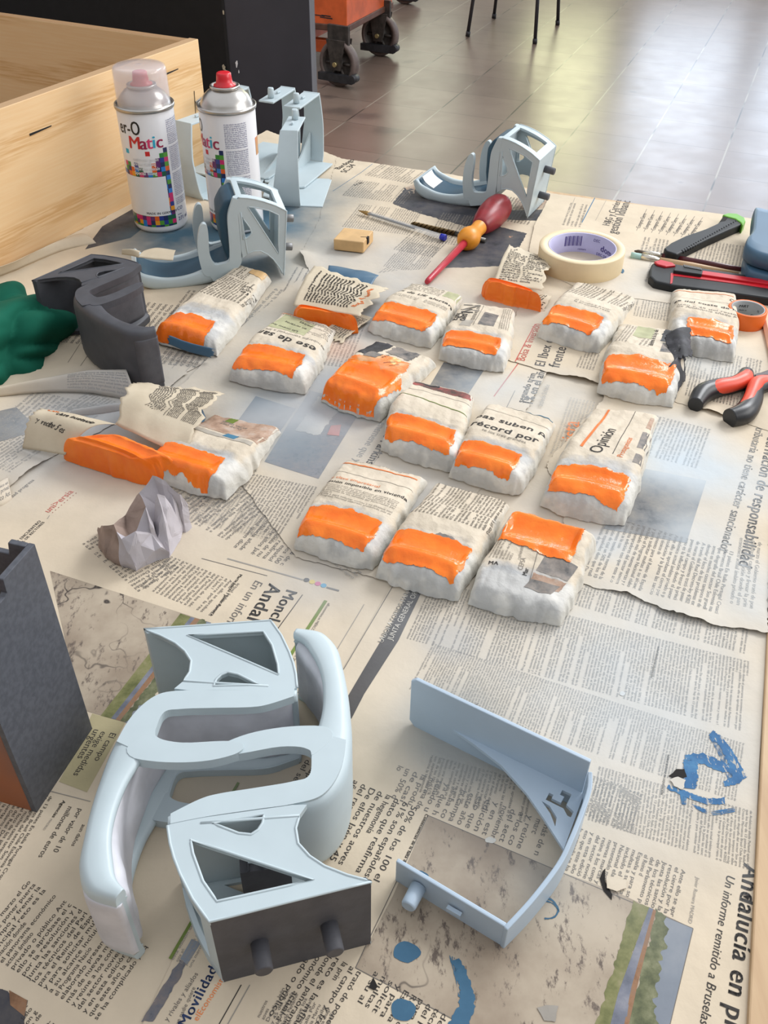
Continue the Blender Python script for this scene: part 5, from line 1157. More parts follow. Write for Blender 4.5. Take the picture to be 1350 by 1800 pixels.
mb = MB(); p = un(1338, 664, .0125); mb.tube([p, p+Vector((0, 0, .0022))], [.006, .0055], 'plier_steel', 20); rel(root, mb.build('pivot', parent=root))

# ---------------------------------------------------------------- green cloth and crumpled towel
def cloth_blob(name, label, cat, cpx, rx, ry, H_, mat, seed, fold=.35, rot=0, n=90, m=46, sharp=1, mat2=None, split=None, prof=None):
    c = un(*cpx); V = []; mb = MB()
    for j in range(m):
        f = j/(m-1); ph = f*math.pi/2
        for i in range(n):
            a = 2*math.pi*i/n; ex = math.cos(a); ey = math.sin(a)
            rr = math.cos(ph)**.6 if f < 1 else 0; zz = math.sin(ph)
            dirx, diry = ex*rr, ey*rr
            nz = float(ridge(dirx*1.1+3, diry*1.1+zz*.8+5, 2, seed)); nz2 = float(ridge(dirx*2.2+1, diry*2.2+zz*1.2, 2, seed+4))
            k = 1+fold*(nz-.5)*1.5+fold*.35*(nz2-.5); edge = 1+.18*(float(fbm(ex*1.5+9, ey*1.5+9, 2, seed+8))-.5)*2
            X = rx*dirx*k*edge; Y = ry*diry*k*edge; Z = H_*zz*(k**1.3)*(prof(X/rx, Y/ry) if prof else 1)
            X2 = X*math.cos(rot)-Y*math.sin(rot); Y2 = X*math.sin(rot)+Y*math.cos(rot); V.append((c.x+X2, c.y+Y2, max(.002, Z)))
    F_ = [(j*n+i, j*n+(i+1) % n, (j+1)*n+(i+1) % n, (j+1)*n+i) for j in range(m-1) for i in range(n)]
    mb.add(V, F_, mat, True)
    if mat2:
        k2 = mb.slot(mat2)
        for q, f in enumerate(mb.f):
            v = mb.v[f[0]]
            if split(v[0]-c.x, v[1]-c.y, v[2]): mb.mi[q] = k2
    o = mb.build(name, label=label, cat=cat); return o
cloth_blob('green_cloth', 'green crumpled fabric at the left edge beside the dark grey holder', 'cloth', (-25, 600), .082, .105, .055, 'green_cloth', 11, .36, rot=.3)
# paper towel: a twisted sheet built from faceted folds
def towel():
    """hand laid folds: (px, py, height)"""
    pts = [(172, 928, .008), (182, 925, .030), (200, 922, .034), (220, 905, .030), (246, 868, .040), (268, 836, .052), (284, 842, .052), (300, 855, .046), (316, 868, .040), (331, 886, .026), (329, 912, .010), (322, 935, .004), (300, 978, .003), (297, 970, .010), (282, 962, .016), (272, 968, .014), (254, 985, .008),
           (240, 1004, .003), (236, 990, .012), (212, 992, .006), (186, 980, .004), (173, 958, .006),
           (214, 948, .030), (238, 935, .034), (262, 915, .036), (285, 898, .038), (304, 884, .040), (322, 898, .028), (292, 920, .026), (266, 938, .024), (246, 958, .022), (226, 972, .020), (196, 955, .026), (256, 892, .042), (276, 868, .050), (310, 912, .020), (300, 945, .012), (278, 945, .018), (248, 975, .014), (205, 935, .033), (222, 930, .024), (290, 870, .047), (232, 950, .022), (271, 926, .020), (296, 903, .022)]
    P_ = [un(*p) for p in pts]; n0 = 22
    r = delaunay_2d_cdt([Vector((p.x, p.y)) for p in P_], [(i, (i+1) % n0) for i in range(n0)], [tuple(range(n0))], 1, 1e-7)
    V = [(r[0][i].x, r[0][i].y, min(P_, key=lambda p: (p.x-r[0][i].x)**2+(p.y-r[0][i].y)**2).z) for i in range(len(r[0]))]
    me = MB(); me.add(V, [tuple(f) for f in r[2]], 'paper_towel', False)
    b0 = len(me.v); ring = [V[i] for i in range(n0)]; me.add([(x, y, .002) for x, y, z in ring], [], 'paper_towel')
    me.add([ring[i] for i in range(n0)]+[(x*.98+.02*(-.178), y*.98+.02*.53, .0018) for x, y, z in ring], [(i, (i+1) % n0, n0+(i+1) % n0, n0+i) for i in range(n0)], 'paper_towel', False)
    o = me.build('crumpled_towel', label='crumpled grey-white paper towel, one end stained brown', cat='paper towel', sub=1)
    q = o.modifiers['sub']; q.subdivision_type = 'SIMPLE'; q.levels = q.render_levels = 3
    return o
mb = None
o = towel()
tx = bpy.data.textures.new('towel_creases', 'VORONOI'); tx.noise_scale = .018; tx.distance_metric = 'DISTANCE'
dm = o.modifiers.new('crease', 'DISPLACE'); dm.texture = tx; dm.texture_coords = 'GLOBAL'; dm.strength = .0035; dm.mid_level = .4
o.data.materials.append(MAT['towel_stain'])
lim = un(232, 960).x
for p in o.data.polygons:
    c = sum((o.data.vertices[i].co for i in p.vertices), Vector())/len(p.vertices)
    if (c-Vector((un(205, 960).x, un(205, 960).y, c.z))).length < .026: p.material_index = 1
# ---------------------------------------------------------------- the wrapped pieces with orange painted faces
class Wrap:
    """a moulded piece wrapped in newspaper. corners in pixels: near left, near right, far right, far left"""
    def __init__(s, corners, H=.021, Hf=.008, seed=0, dish=True, rag_far=.0, o=(.05, .87, .13, .42), tape=1., bulge=.035, crump=1., fall=.42, far=False, z0=.0045, raw=False):
        NLp, NRp, FRp, FLp = corners; s.H, s.Hf, s.seed, s.z0 = H*.92, Hf, seed, z0; s.o = o if far or raw or H > .0275 else (o[0], o[1], o[2]-.055, o[3]-.115)
        s.c = [un(*NLp, z0), un(*NRp, z0), un(*FRp, z0+Hf), un(*FLp, z0+Hf)]; s.dish = dish; s.bulge = bulge; s.crump = crump; s.fall = fall; s.far = far; s.rag = rag_far
        s.W = ((s.c[1]-s.c[0]).length+(s.c[2]-s.c[3]).length)/2; s.L = ((s.c[3]-s.c[0]).length+(s.c[2]-s.c[1]).length)/2
        s.cx = sum(s.c, Vector())/4
        N = 84; uu = .5-.5*np.cos(np.linspace(0, math.pi, N)); s.uu = .35*uu+.65*np.linspace(0, 1, N)
        s.uu[0] = 0; s.uu[-1] = 1; U, V = np.meshgrid(s.uu, s.uu, indexing='ij'); s.U, s.V = U, V; s.N = N
        s.G = s.pos(U, V)
    def xy(s, U, V):
        c = [np.array(q)[:2] for q in s.c]; A = c[0][None]*(1-U.ravel()[:, None])+c[1][None]*U.ravel()[:, None]; B = c[3][None]*(1-U.ravel()[:, None])+c[2][None]*U.ravel()[:, None]
        P = A*(1-V.ravel()[:, None])+B*V.ravel()[:, None]
        ax = (c[1]-c[0])/np.linalg.norm(c[1]-c[0]); ay = (c[3]-c[0])/np.linalg.norm(c[3]-c[0])
        P = P-ay[None]*(s.bulge*s.L*(1-(2*U.ravel()-1)**2)*(1-V.ravel())**2)[:, None]
        sd = (2*U.ravel()-1); P = P+ax[None]*(sd*.05*s.W*np.sin(np.pi*np.clip(V.ravel(), 0, 1))*np.exp(-((V.ravel()-.3)/.35)**2))[:, None]
        return P.reshape(*U.shape, 2)
    def devz(s, U, V):
        """height of the wrapped top, without crumples"""
        f = np.clip(1-(V-s.fall)/(1-s.fall), 0, 1); f = f*f*(3-2*f); z = s.Hf+(s.H-s.Hf)*f
        if s.far: f = np.clip((V-.0)/.75, 0, 1); z = s.H*(.72+.28*f)
        nearr = np.clip(V/(.11 if s.far else .085), 0, 1); z = z*(1-(1-nearr)**2.2)**.5
        fe = np.clip((1-V)/.035, 0, 1); z = z*(.35+.65*fe**.6) if not s.far else z*(1-(1-np.clip((1-V)/.07, 0, 1))**2.4)**.5
        g7 = np.clip(1-np.abs(2*U-1)**12, 0, 1)**.5; g3 = np.clip(1-np.abs((2*U-1)*.97)**2.4, 0, 1)**.62; kf = np.clip((.62-V)/.3, 0, 1) if not s.far else 0; z = z*(g7*(1-kf)+g7*(.80+.20*g3)*kf)
        if s.dish:
            u0, u1, v0, v1 = s.o; a = np.clip((U-u0)/(u1-u0), 0, 1); inside = np.clip((U-u0)/.05, 0, 1)*np.clip((u1-U)/.05, 0, 1)
            arc = .02*(1-(2*a-1)**2)
            if not s.far:
                vr = v0+.22*(v1-v0)+arc
                t = (V-vr)/(v1-vr); z = z-inside*.0024*np.sin(np.pi*np.clip(t, 0, 1))**.8*(t > 0)
                z = z+inside*.0008*np.exp(-((V-vr)/.03)**2)
                low = np.clip((vr-.025-V)/.05, 0, 1); z = z-inside*.002*low
            else:
                t = np.clip((V-v0)/(v1-v0), 0, 1); z = z-inside*.0055*np.sin(np.pi*t)*(t > 0); z = z+inside*.002*np.exp(-((V-v1)/.02)**2)
        return z
    def crz(s, U, V):
        X = U*s.W; Y = V*s.L; sd = s.seed
        c = (ridge(X*38, Y*26, 3, sd)-.45)*.0036+(ridge(X*80, Y*60, 2, sd+3)-.45)*.0016+(fbm(X*22+3, Y*18, 2, sd+2)-.5)*.0028
        u0, u1, v0, v1 = s.o
        calm = np.clip((U-u0+.04)/.06, 0, 1)*np.clip((u1+.04-U)/.06, 0, 1)*np.clip((V-v0+.02)/.05, 0, 1)*np.clip((v1+.03-V)/.05, 0, 1)
        return c*s.crump*(1-.93*calm)*np.where(V > s.o[3]+.05, .62, 1.)
    def pos(s, U, V, off=0.):
        P = s.xy(U, V); z = s.devz(U, V); cr = s.crz(U, V); k = np.clip(z/.006, 0, 1)
        edge = np.minimum(np.minimum(U, 1-U), np.minimum(V, 1-V)); ctr = np.array(s.cx)[:2]; dirs = P-ctr; nr = np.linalg.norm(dirs, axis=-1, keepdims=True)+1e-9
        out = ((fbm(U*9+P[..., 0]*40, V*9+P[..., 1]*40, 2, s.seed+7)-.5)*.0045*np.clip(1-edge/.12, 0, 1)*s.crump)[..., None]
        P = P+dirs/nr*out
        z = np.maximum(z+cr*k, .0002)
        return np.concatenate([P, (z+s.z0+off)[..., None]], -1)
    def P(s, X, Y, off):                          # surface metres -> place, riding on the very mesh
        U = np.clip(np.asarray(X, float)/s.W, .002, .998); V = np.clip(np.asarray(Y, float)/s.L, .002, .998); N = s.N
        i = np.clip(np.searchsorted(s.uu, U)-1, 0, N-2); j = np.clip(np.searchsorted(s.uu, V)-1, 0, N-2)
        fu = ((U-s.uu[i])/(s.uu[i+1]-s.uu[i]))[..., None]; fv = ((V-s.uu[j])/(s.uu[j+1]-s.uu[j]))[..., None]; G = s.G
        q = (G[i, j]*(1-fu)+G[i+1, j]*fu)*(1-fv)+(G[i, j+1]*(1-fu)+G[i+1, j+1]*fu)*fv; q = q.copy(); q[..., 2] += off; return q
def tess(mb, surfP, W, L, poly, mat, off, rag=.0, seed=0, step=.0022, uvs=None):
    """patch given by its outline in fractions (u, v), laid on a wrap"""
    pts = [Vector((u*W, v*L)) for u, v in poly]; out = []
    for i, p in enumerate(pts):
        q = pts[(i+1) % len(pts)]; n = max(1, int((q-p).length/(.0008 if rag else step))); nn = Vector((-(q-p).y, (q-p).x)).normalized()
        for j in range(n):
            c = p.lerp(q, j/n); k = rag*((float(fbm(c.x*260, c.y*260, 2, seed))-.5)*2.2+(float(vn(c.x*1300, c.y*1300, seed+1))-.5)*.9); out.append(c+nn*k)
    A = np.array([(p.x, p.y) for p in out]); n0 = len(out); gx, gy = np.meshgrid(np.arange(A[:, 0].min(), A[:, 0].max(), step), np.arange(A[:, 1].min(), A[:, 1].max(), step)); g = np.stack([gx.ravel(), gy.ravel()], 1); ins = np.zeros(len(g), bool)
    for (x0, y0), (x1, y1) in zip(A, np.roll(A, -1, 0)):
        if y0 == y1: continue
        ins ^= ((y0 > g[:, 1]) != (y1 > g[:, 1])) & (g[:, 0] < (x1-x0)*(g[:, 1]-y0)/(y1-y0)+x0)
    P2 = out+[Vector((float(a), float(b_))) for a, b_ in g[ins]]
    r = delaunay_2d_cdt(P2, [(i, (i+1) % n0) for i in range(n0)], [tuple(range(n0))], 1, 1e-7)
    V = np.array([(p.x, p.y) for p in r[0]]); mb.add(surfP(V[:, 0], V[:, 1], off), [tuple(f) for f in r[2]], mat, True)
def wrapped(corners, label, prints=(), patches=(), seed=0, orange=None, omat='orange_paint', shred=False, body='wrap_paper', gname='pieces wrapped in newspaper with orange painted faces', extra=None, orag=.0011, **kw):
    w_ = Wrap(corners, seed=seed, **kw)
    root = empty('wrapped_piece', (w_.cx.x, w_.cx.y, w_.z0), label, 'wrapped piece', gname)
    N = w_.N; mb = MB(); mb.add(w_.G.reshape(-1, 3), [(i*N+j, (i+1)*N+j, (i+1)*N+j+1, i*N+j+1) for i in range(N-1) for j in range(N-1)], body, True)
    # closed underside
    rim = [(i, 0) for i in range(N)]+[(N-1, j) for j in range(1, N)]+[(i, N-1) for i in range(N-2, -1, -1)]+[(0, j) for j in range(N-2, 0, -1)]
    bs = [tuple(w_.G[a, b_]) for a, b_ in rim]; lo = [(x+(w_.cx.x-x)*.03, y+(w_.cx.y-y)*.03, .0028) for x, y, z in bs]
    uv = [(u, v) for u, v in zip(w_.U.ravel(), w_.V.ravel())]; uvr = [(w_.uu[a], w_.uu[b_]) for a, b_ in rim]
    k = len(bs); mb.add(bs+lo, [(i, (i+1) % k, k+(i+1) % k, k+i) for i in range(k)]+[tuple(range(k, 2*k))[::-1]], body, True); uv += uvr+uvr
    nb = len(mb.v)
    for p_ in patches: tess(mb, w_.P, w_.W, w_.L, p_[0], p_[1], p_[3] if len(p_) > 3 else .00018, rag=p_[2] if len(p_) > 2 else 0, seed=seed)
    for p_ in prints:
        if p_[0] == 'blk': _, (u0, v0), (u1, v1), (u2, v2), n, m, sd = p_; block(mb, w_.P, (u0*w_.W, v0*w_.L), (u1*w_.W, v1*w_.L), (u2*w_.W, v2*w_.L), n, m, sd, off=.0003)
        elif p_[0] == 'ln':
            _, (u0, v0), (u1, v1), wd, m = p_; a = np.array((u0*w_.W, v0*w_.L)); b_ = np.array((u1*w_.W, v1*w_.L)); n = 40; d_ = (b_-a)/np.linalg.norm(b_-a); nn = np.array([-d_[1], d_[0]])*wd/2
            T = np.array([a+(b_-a)*i/n+sg*nn for i in range(n+1) for sg in (1, -1)]); mb.add(w_.P(T[:, 0], T[:, 1], .0003), [(2*i, 2*i+2, 2*i+3, 2*i+1) for i in range(n)], m)
        else:
            tx, (u0, v0), (u1, v1), m, bold = p_[:5]; a = np.array((u0*w_.W, v0*w_.L)); b_ = np.array((u1*w_.W, v1*w_.L)); L = np.linalg.norm(b_-a); sz = p_[5] if len(p_) > 5 else L/twidth(tx, bold)
            lay(mb, w_.P, tx, m, sz, a, b_-a, bold=bold, off=.00035, fit=L)
    uv += [(.5, .9)]*(len(mb.v)-len(uv)); mb.uv = uv
    rel(root, mb.build('paper_wrap' if body == 'wrap_paper' else 'painted_face', parent=root, fix=False, label=None if body == 'wrap_paper' else 'glossy orange painted face'))
    if body != 'wrap_paper':
        if extra: extra(root, w_)
        return root, w_
    # orange face
    u0, u1, v0, v1 = w_.o
    if orange is None:
        n = 9; rnd = random.Random(seed+50); lo_ = [(u0-.03, v0+.06)]+[(u0+(u1-u0)*i/n, v0-.05+.03*math.sin(math.pi*i/n)+rnd.uniform(-.006, .006)) for i in range(0, n+1)]
        hi = [(u0+(u1-u0)*i/n, v1-.01+.03*math.sin(math.pi*i/n)+rnd.uniform(-.01, .012)) for i in range(n, -1, -1)]
        orange = [lo_]+[0]; orange = lo_+[(u1+.03, v0+.06)]+hi
    mb = MB(); tess(mb, w_.P, w_.W, w_.L, orange, omat, .00075, rag=orag, seed=seed+11, step=.0014)
    rel(root, mb.build('painted_face', parent=root, label='glossy orange painted face', fix=False))
    if shred:                                     # torn tape bits at the near end
        rnd = random.Random(seed+90); mb = MB()
        for k_ in range(6):
            u = rnd.uniform(.03, .97); v = rnd.uniform(.0, .10) if rnd.random() < .7 else rnd.uniform(.1, .4); u = u if v < .1 else rnd.choice((.03, .97)); a = rnd.uniform(0, 6.28); r_ = rnd.uniform(.004, .009)
            c = w_.P(np.array([u*w_.W]), np.array([v*w_.L]), .0006)[0]; out_ = Vector((c[0]-w_.cx.x, c[1]-w_.cx.y, 0)).normalized(); sd = Vector((-out_.y, out_.x, 0))
            q = [Vector(c)+sd*r_*.6+Vector((0, 0, .001)), Vector(c)-sd*r_*.6+Vector((0, 0, .001)), Vector(c)-sd*r_*.5+out_*r_*.45+Vector((0, 0, -.004)), Vector(c)+out_*r_*.7*rnd.uniform(.6, 1.2)+Vector((0, 0, -.003)), Vector(c)+sd*r_*.4+out_*r_*.35+Vector((0, 0, -.005))]
            q = [Vector((p.x, p.y, max(p.z, .004))) for p in q]; mb.add(q, [(0, 1, 2, 3, 4)], 'old_white')
        rel(root, mb.build('torn_tape', parent=root, fix=False, solid=.0003))
    if extra: extra(root, w_)
    return root, w_
def flap(root, name, quad, mat, lift=.004, n=26, seed=0, prints=None, rag=.002, lab=None, ragside=(1, 0, 0, 0)):
    """loose paper: quad of (px, py, z); torn along chosen sides"""
    Q = [np.array(un(*q)) for q in quad]; V = np.zeros((n, n, 3))
    for i in range(n):
        for j in range(n):
            a, b_ = i/(n-1), j/(n-1)
            rb = [rag*((float(vn(b_*14, 3, seed+k))-.5)*2+(float(vn(b_*40, 9, seed+k))-.5)) if ragside[k] else 0 for k in (0, 1)]; ra = [rag*((float(vn(a*14, 5, seed+k))-.5)*2+(float(vn(a*40, 7, seed+k))-.5)) if ragside[k] else 0 for k in (2, 3)]
            a2 = a+(rb[0]*a*25 if ragside[0] else 0)-(rb[1]*(1-a)*25 if ragside[1] else 0); b2 = b_+(ra[0]*b_*25 if ragside[2] else 0)-(ra[1]*(1-b_)*25 if ragside[3] else 0)
            p = (Q[0]*(1-b2)+Q[1]*b2)*(1-a2)+(Q[3]*(1-b2)+Q[2]*b2)*a2
            p[2] += lift*math.sin(math.pi*min(max(a2, 0), 1))+.0035*(float(ridge(p[0]*30, p[1]*30, 2, seed))-.45); p[2] = max(p[2], .0045); V[i, j] = p
    mb = MB(); mb.add(V.reshape(-1, 3), [(i*n+j, (i+1)*n+j, (i+1)*n+j+1, i*n+j+1) for i in range(n-1) for j in range(n-1)], mat, True)
    W_ = float(np.linalg.norm(Q[1]-Q[0])); H_ = float(np.linalg.norm(Q[3]-Q[0]))
    def P(X, Y, off):
        b_ = np.clip(np.asarray(X)/W_, 0, .9999)*(n-1); a = np.clip(np.asarray(Y)/H_, 0, .9999)*(n-1); i = a.astype(int); j = b_.astype(int); fa = (a-i)[:, None]; fb = (b_-j)[:, None]
        q = (V[i, j]*(1-fa)+V[i+1, j]*fa)*(1-fb)+(V[i, j+1]*(1-fa)+V[i+1, j+1]*fa)*fb; q = q.copy(); q[:, 2] += off; return q
    if prints: prints(mb, P, W_, H_)
    return rel(root, mb.build(name, parent=root, fix=False, solid=.00025, label=lab))
B = lambda *a: ('blk', *a)
# front row
wrapped([(517, 963), (655, 1003), (752, 836), (606, 802)], 'wrapped piece with an orange line and orange heading, left of the front trio', seed=1, z0=.0045,
    prints=[('ln', (.02, .93), (.93, .915), .0014, 'wink_orange'), ('elEconomista.es MIÉRCOLES, 10 DE MAYO DE 2023', (.04, .965), (.80, .955), 'wink_soft', False), ('ln', (.0, .78), (.97, .76), .0005, 'wink_soft'), ('En clave empresarial', (.0, .665), (.62, .665), 'wink_orange', False),
            ('Misión imposible en vivienda', (.0, .60), (.97, .61), 'wink', True), B((.06, .59), (.93, .56), (.06, .42), 8, 'wink_soft', 3)])
wrapped([(660, 1015), (805, 1056), (898, 878), (766, 842)], 'wrapped piece covered in columns of small print, middle of the front trio', seed=2,
    prints=[B((.05, .70), (.05, .98), (.97, .70), 21, 'wink', 4), B((.03, .52), (.03, .69), (.97, .50), 20, 'wink', 5)], patches=[([(.35, .31), (.50, .38), (.66, .37), (.80, .31), (.5, .28)], 'wpic_grey', .0012)], o=(.05, .90, .14, .45), H=.022)
wrapped([(822, 1062), (985, 1100), (1054, 930), (897, 888)], 'wrapped piece with a large orange window at its far end, front right', seed=3, far=True, o=(.06, .84, .62, .985), H=.022, Hf=.020, orange=[(.05, .60), (.30, .575), (.60, .54), (.84, .52), (.87, .985), (.6, 1.0), (.3, .995), (.06, .985)],
    prints=[('CIVITRANSFER', (.38, .42), (.34, .60), 'wink_soft', False), ('CEPSA', (.44, .32), (.42, .46), 'wink_soft', False), ('Mar', (.50, .28), (.49, .36), 'wink', True), B((.06, .38), (.05, .60), (.30, .38), 7, 'wink_soft', 7), ('MA', (.10, .30), (.20, .31), 'wink', True), ('ln', (.55, .22), (.50, .55), .0004, 'wink_soft')],
    patches=[([(.56, .36), (.88, .33), (.92, .52), (.58, .55)], 'wpic_grey', 0), ([(.54, .22), (.86, .2), (.88, .31), (.55, .33)], 'wpic_tan', .0005), ([(.52, .17), (.80, .15), (.84, .26), (.55, .27)], 'wpic_grey', 0, .0003)])
# second row
wrapped([(668, 792), (803, 832), (834, 690), (716, 660)], 'wrapped piece with a green line and a strip of printed faces on top', seed=4,
    prints=[('ln', (.0, .80), (.98, .775), .0006, 'wink_soft'), ('ln', (.0, .66), (.98, .56), .0013, 'wink_green')], patches=[([(.02, .90), (.97, .86), (.985, .995), (.03, .995)], 'wpic_people', .001), ([(.03, .95), (.5, .94), (.5, .995), (.03, .995)], 'wpic_black', .001, .0003)])
wrapped([(790, 838), (913, 872), (980, 735), (856, 703)], 'wrapped piece with a large bold two-line headline and a blue line', seed=5,
    prints=[('ln', (.30, .975), (.97, .955), .0011, 'wink_blue'), ('ln', (.02, .86), (.97, .80), .0005, 'wink_soft'), ('eas suben p', (.0, .665), (.98, .63), 'wink', True), ('récord por', (.03, .50), (.93, .47), 'wink', True), ('te los tres grandes', (.22, .44), (.80, .42), 'wink_soft', False)], o=(.05, .82, .12, .40))
wrapped([(947, 890), (1098, 925), (1160, 724), (1040, 712)], 'wrapped piece reading Opinión beside an orange bar, torn along its top', seed=6, H=.022, o=(.06, .88, .13, .37), rag_far=.003,
    prints=[('ln', (.22, .44), (.28, .96), .0022, 'wink_orange'), ('Opinión', (.47, .40), (.52, .70), 'wink', False), ('ln', (.60, .42), (.66, .97), .0005, 'wink'), ('Protagonistas', (.72, .40), (.76, .62), 'wink_orange', False)],
    patches=[([(.84, .38), (.97, .38), (.97, .46), (.85, .46)], 'wpic_grey', 0), ([(.84, .52), (.985, .52), (.985, .72), (.86, .72)], 'wpic_grey', 0), ([(.88, .78), (.985, .78), (.985, .92), (.9, .92)], 'wpic_tan', 0)])
# third row
wrapped([(402, 668), (537, 692), (591, 575), (497, 543)], 'wrapped piece with upside-down bold heading and a yellowish text box', seed=7, o=(.04, .84, .13, .42),
    prints=[B((.97, .98), (.05, .98), (.97, .90), 3, 'wink_soft', 8), ('Un nuevo foco', (.55, .68), (.02, .74), 'wink', False), ('en terceros', (.62, .78), (.22, .83), 'wink', False), ('países', (.66, .87), (.42, .90), 'wink', False), B((.98, .68), (.66, .68), (.98, .94), 7, 'wink_soft', 9), ('embargo comercial a los', (.99, .57), (.10, .60), 'wink_soft', False), ('ese de san', (.93, .46), (.04, .55), 'wink', True), ('ln', (.02, .95), (.6, .97), .0006, 'wink_orange')],
    patches=[([(.06, .64), (.66, .62), (.68, .92), (.10, .95)], 'wink_yellow', 0, .00015)])
wrapped([(645, 582), (758, 612), (814, 515), (722, 492)], 'wrapped piece with one bold headline line, left of the printed portrait one', seed=8, o=(.06, .88, .14, .46), H=.019,
    prints=[B((.05, .97), (.70, .97), (.05, .76), 5, 'wink_soft', 10), ('es de UE alertan', (.02, .66), (.99, .60), 'wink', True), B((.08, .57), (.48, .57), (.08, .50), 3, 'wink_soft', 11), B((.58, .57), (.95, .55), (.58, .49), 3, 'wink_soft', 12)], patches=[([(.72, .80), (.99, .78), (.99, .97), (.74, .97)], 'wink_yellow', 0)])
wrapped([(770, 632), (886, 655), (908, 540), (808, 529)], 'wrapped piece printed with sideways large letters and a grey portrait', seed=9, o=(.05, .84, .16, .42), H=.018,
    prints=[('N', (.08, .82), (.16, .62) if 0 else (.13, .70), 'wink', False), ('Ni', (.10, .95), (.12, .72), 'wink_soft', False), ('lasera', (.05, .72), (.07, .50), 'wink', True), ('pago', (.16, .70), (.18, .50), 'wink', True), ('ln', (.40, .45), (.44, .95), .0005, 'wink_soft'), B((.78, .94), (.76, .45), (.95, .94), 5, 'wink_soft', 13), ('por un mundo', (.34, .92), (.33, .55), 'wink_soft', False)], patches=[([(.46, .48), (.70, .48), (.74, .78), (.50, .80)], 'wpic_grey', .0004), ([(.2, .42), (.36, .42), (.38, .55), (.22, .55)], 'wink_pale', .0008)])
wrapped([(564, 706), (668, 742), (766, 628), (660, 592)], 'wrapped piece soaked in orange paint over most of its top', seed=10, H=.025, Hf=.011, raw=True, o=(.10, .86, .08, .40), orag=.0011, omat='orange_paint', orange=[(-.0, -.03), (.3, -.03), (.7, -.03), (.90, -.03), (.93, .08), (.97, .35), (.90, .44), (.62, .40), (.50, .48), (.22, .44), (.02, .32)],
    patches=[([(.03, .30), (.5, .38), (.9, .40), (.85, .70), (.5, .70), (.05, .50)], 'orange_paint_thin', .002, .0002), ([(.02, .58), (.30, .60), (.34, .98), (.04, .98)], 'wpic_black', .0012, .0003), ([(.36, .78), (.75, .74), (.80, .97), (.40, .98)], 'wpic_grey', .002, .0003), ([(.20, .56), (.40, .56), (.42, .68), (.22, .68)], 'wpic_grey', .0008, .0004)],
    prints=[('eco de la', (.48, .60), (.50, .76), 'wink', False), ('ln', (.56, .52), (.66, .62), .0008, 'wink'), ('ln', (.66, .50), (.74, .60), .0006, 'wink')])
# right group
wrapped([(944, 592), (1052, 622), (1120, 520), (1012, 490)], 'wrapped piece of ruled small print lying below the masking tape roll', seed=11, H=.021, o=(.05, .82, .14, .44),
    prints=[B((.03, .62), (.10, .98), (.48, .60), 9, 'wink', 14), B((.70, .60), (.75, .98), (.98, .60), 6, 'wink', 15), B((.54, .62), (.58, .97), (.64, .62), 2, 'wink', 16), B((.30, .50), (.85, .48), (.30, .44), 2, 'wink_soft', 17)])
wrapped([(1048, 690), (1182, 716), (1212, 582), (1088, 563)], 'wrapped piece with a ripped black printed corner, nearest the pliers', seed=12, H=.021, o=(.05, .88, .12, .46),
    prints=[B((.06, .56), (.12, .96), (.22, .56), 4, 'wink_soft', 18), ('dentro de la Ley de', (.56, .56), (.58, .94), 'wink', True), B((.36, .54), (.40, .70), (.52, .54), 3, 'wink_soft', 19)], patches=[([(.26, .72), (.52, .70), (.54, .95), (.28, .96)], 'wink_yellow', 0), ([(.66, .48), (.96, .50), (.96, .62), (.68, .66)], 'wpic_grey', 0), ([(.64, .70), (.97, .70), (.97, .97), (.66, .97)], 'wpic_black', .0012)],
    extra=lambda root, w_: (flap(root, 'torn_corner', [(1168, 590, .024), (1180, 640, .020), (1216, 628, .022), (1214, 576, .026)], 'wpic_black', seed=31, rag=.0025, ragside=(1, 1, 1, 0), lab='ripped black printed corner'), flap(root, 'torn_corner', [(1175, 645, .022), (1186, 700, .008), (1204, 672, .006), (1206, 620, .020)], 'wpic_black', seed=33, rag=.0025, ragside=(1, 0, 1, 0), lab='ripped black printed corner')))
wrapped([(1178, 612), (1290, 638), (1297, 514), (1183, 504)], 'wrapped piece with an orange line, half hiding the orange tape roll', seed=13, H=.021, o=(.24, .88, .16, .42),
    prints=[('ln', (.02, .925), (.94, .905), .0012, 'wink_orange'), ('O', (.86, .77), (.95, .77), 'wink', False, .011), ('ln', (.02, .73), (.98, .70), .0005, 'wink_soft'), ('te del coste de la', (.02, .60), (.96, .55), 'wink', True), B((.08, .54), (.95, .50), (.08, .46), 2, 'wink_soft', 20)])
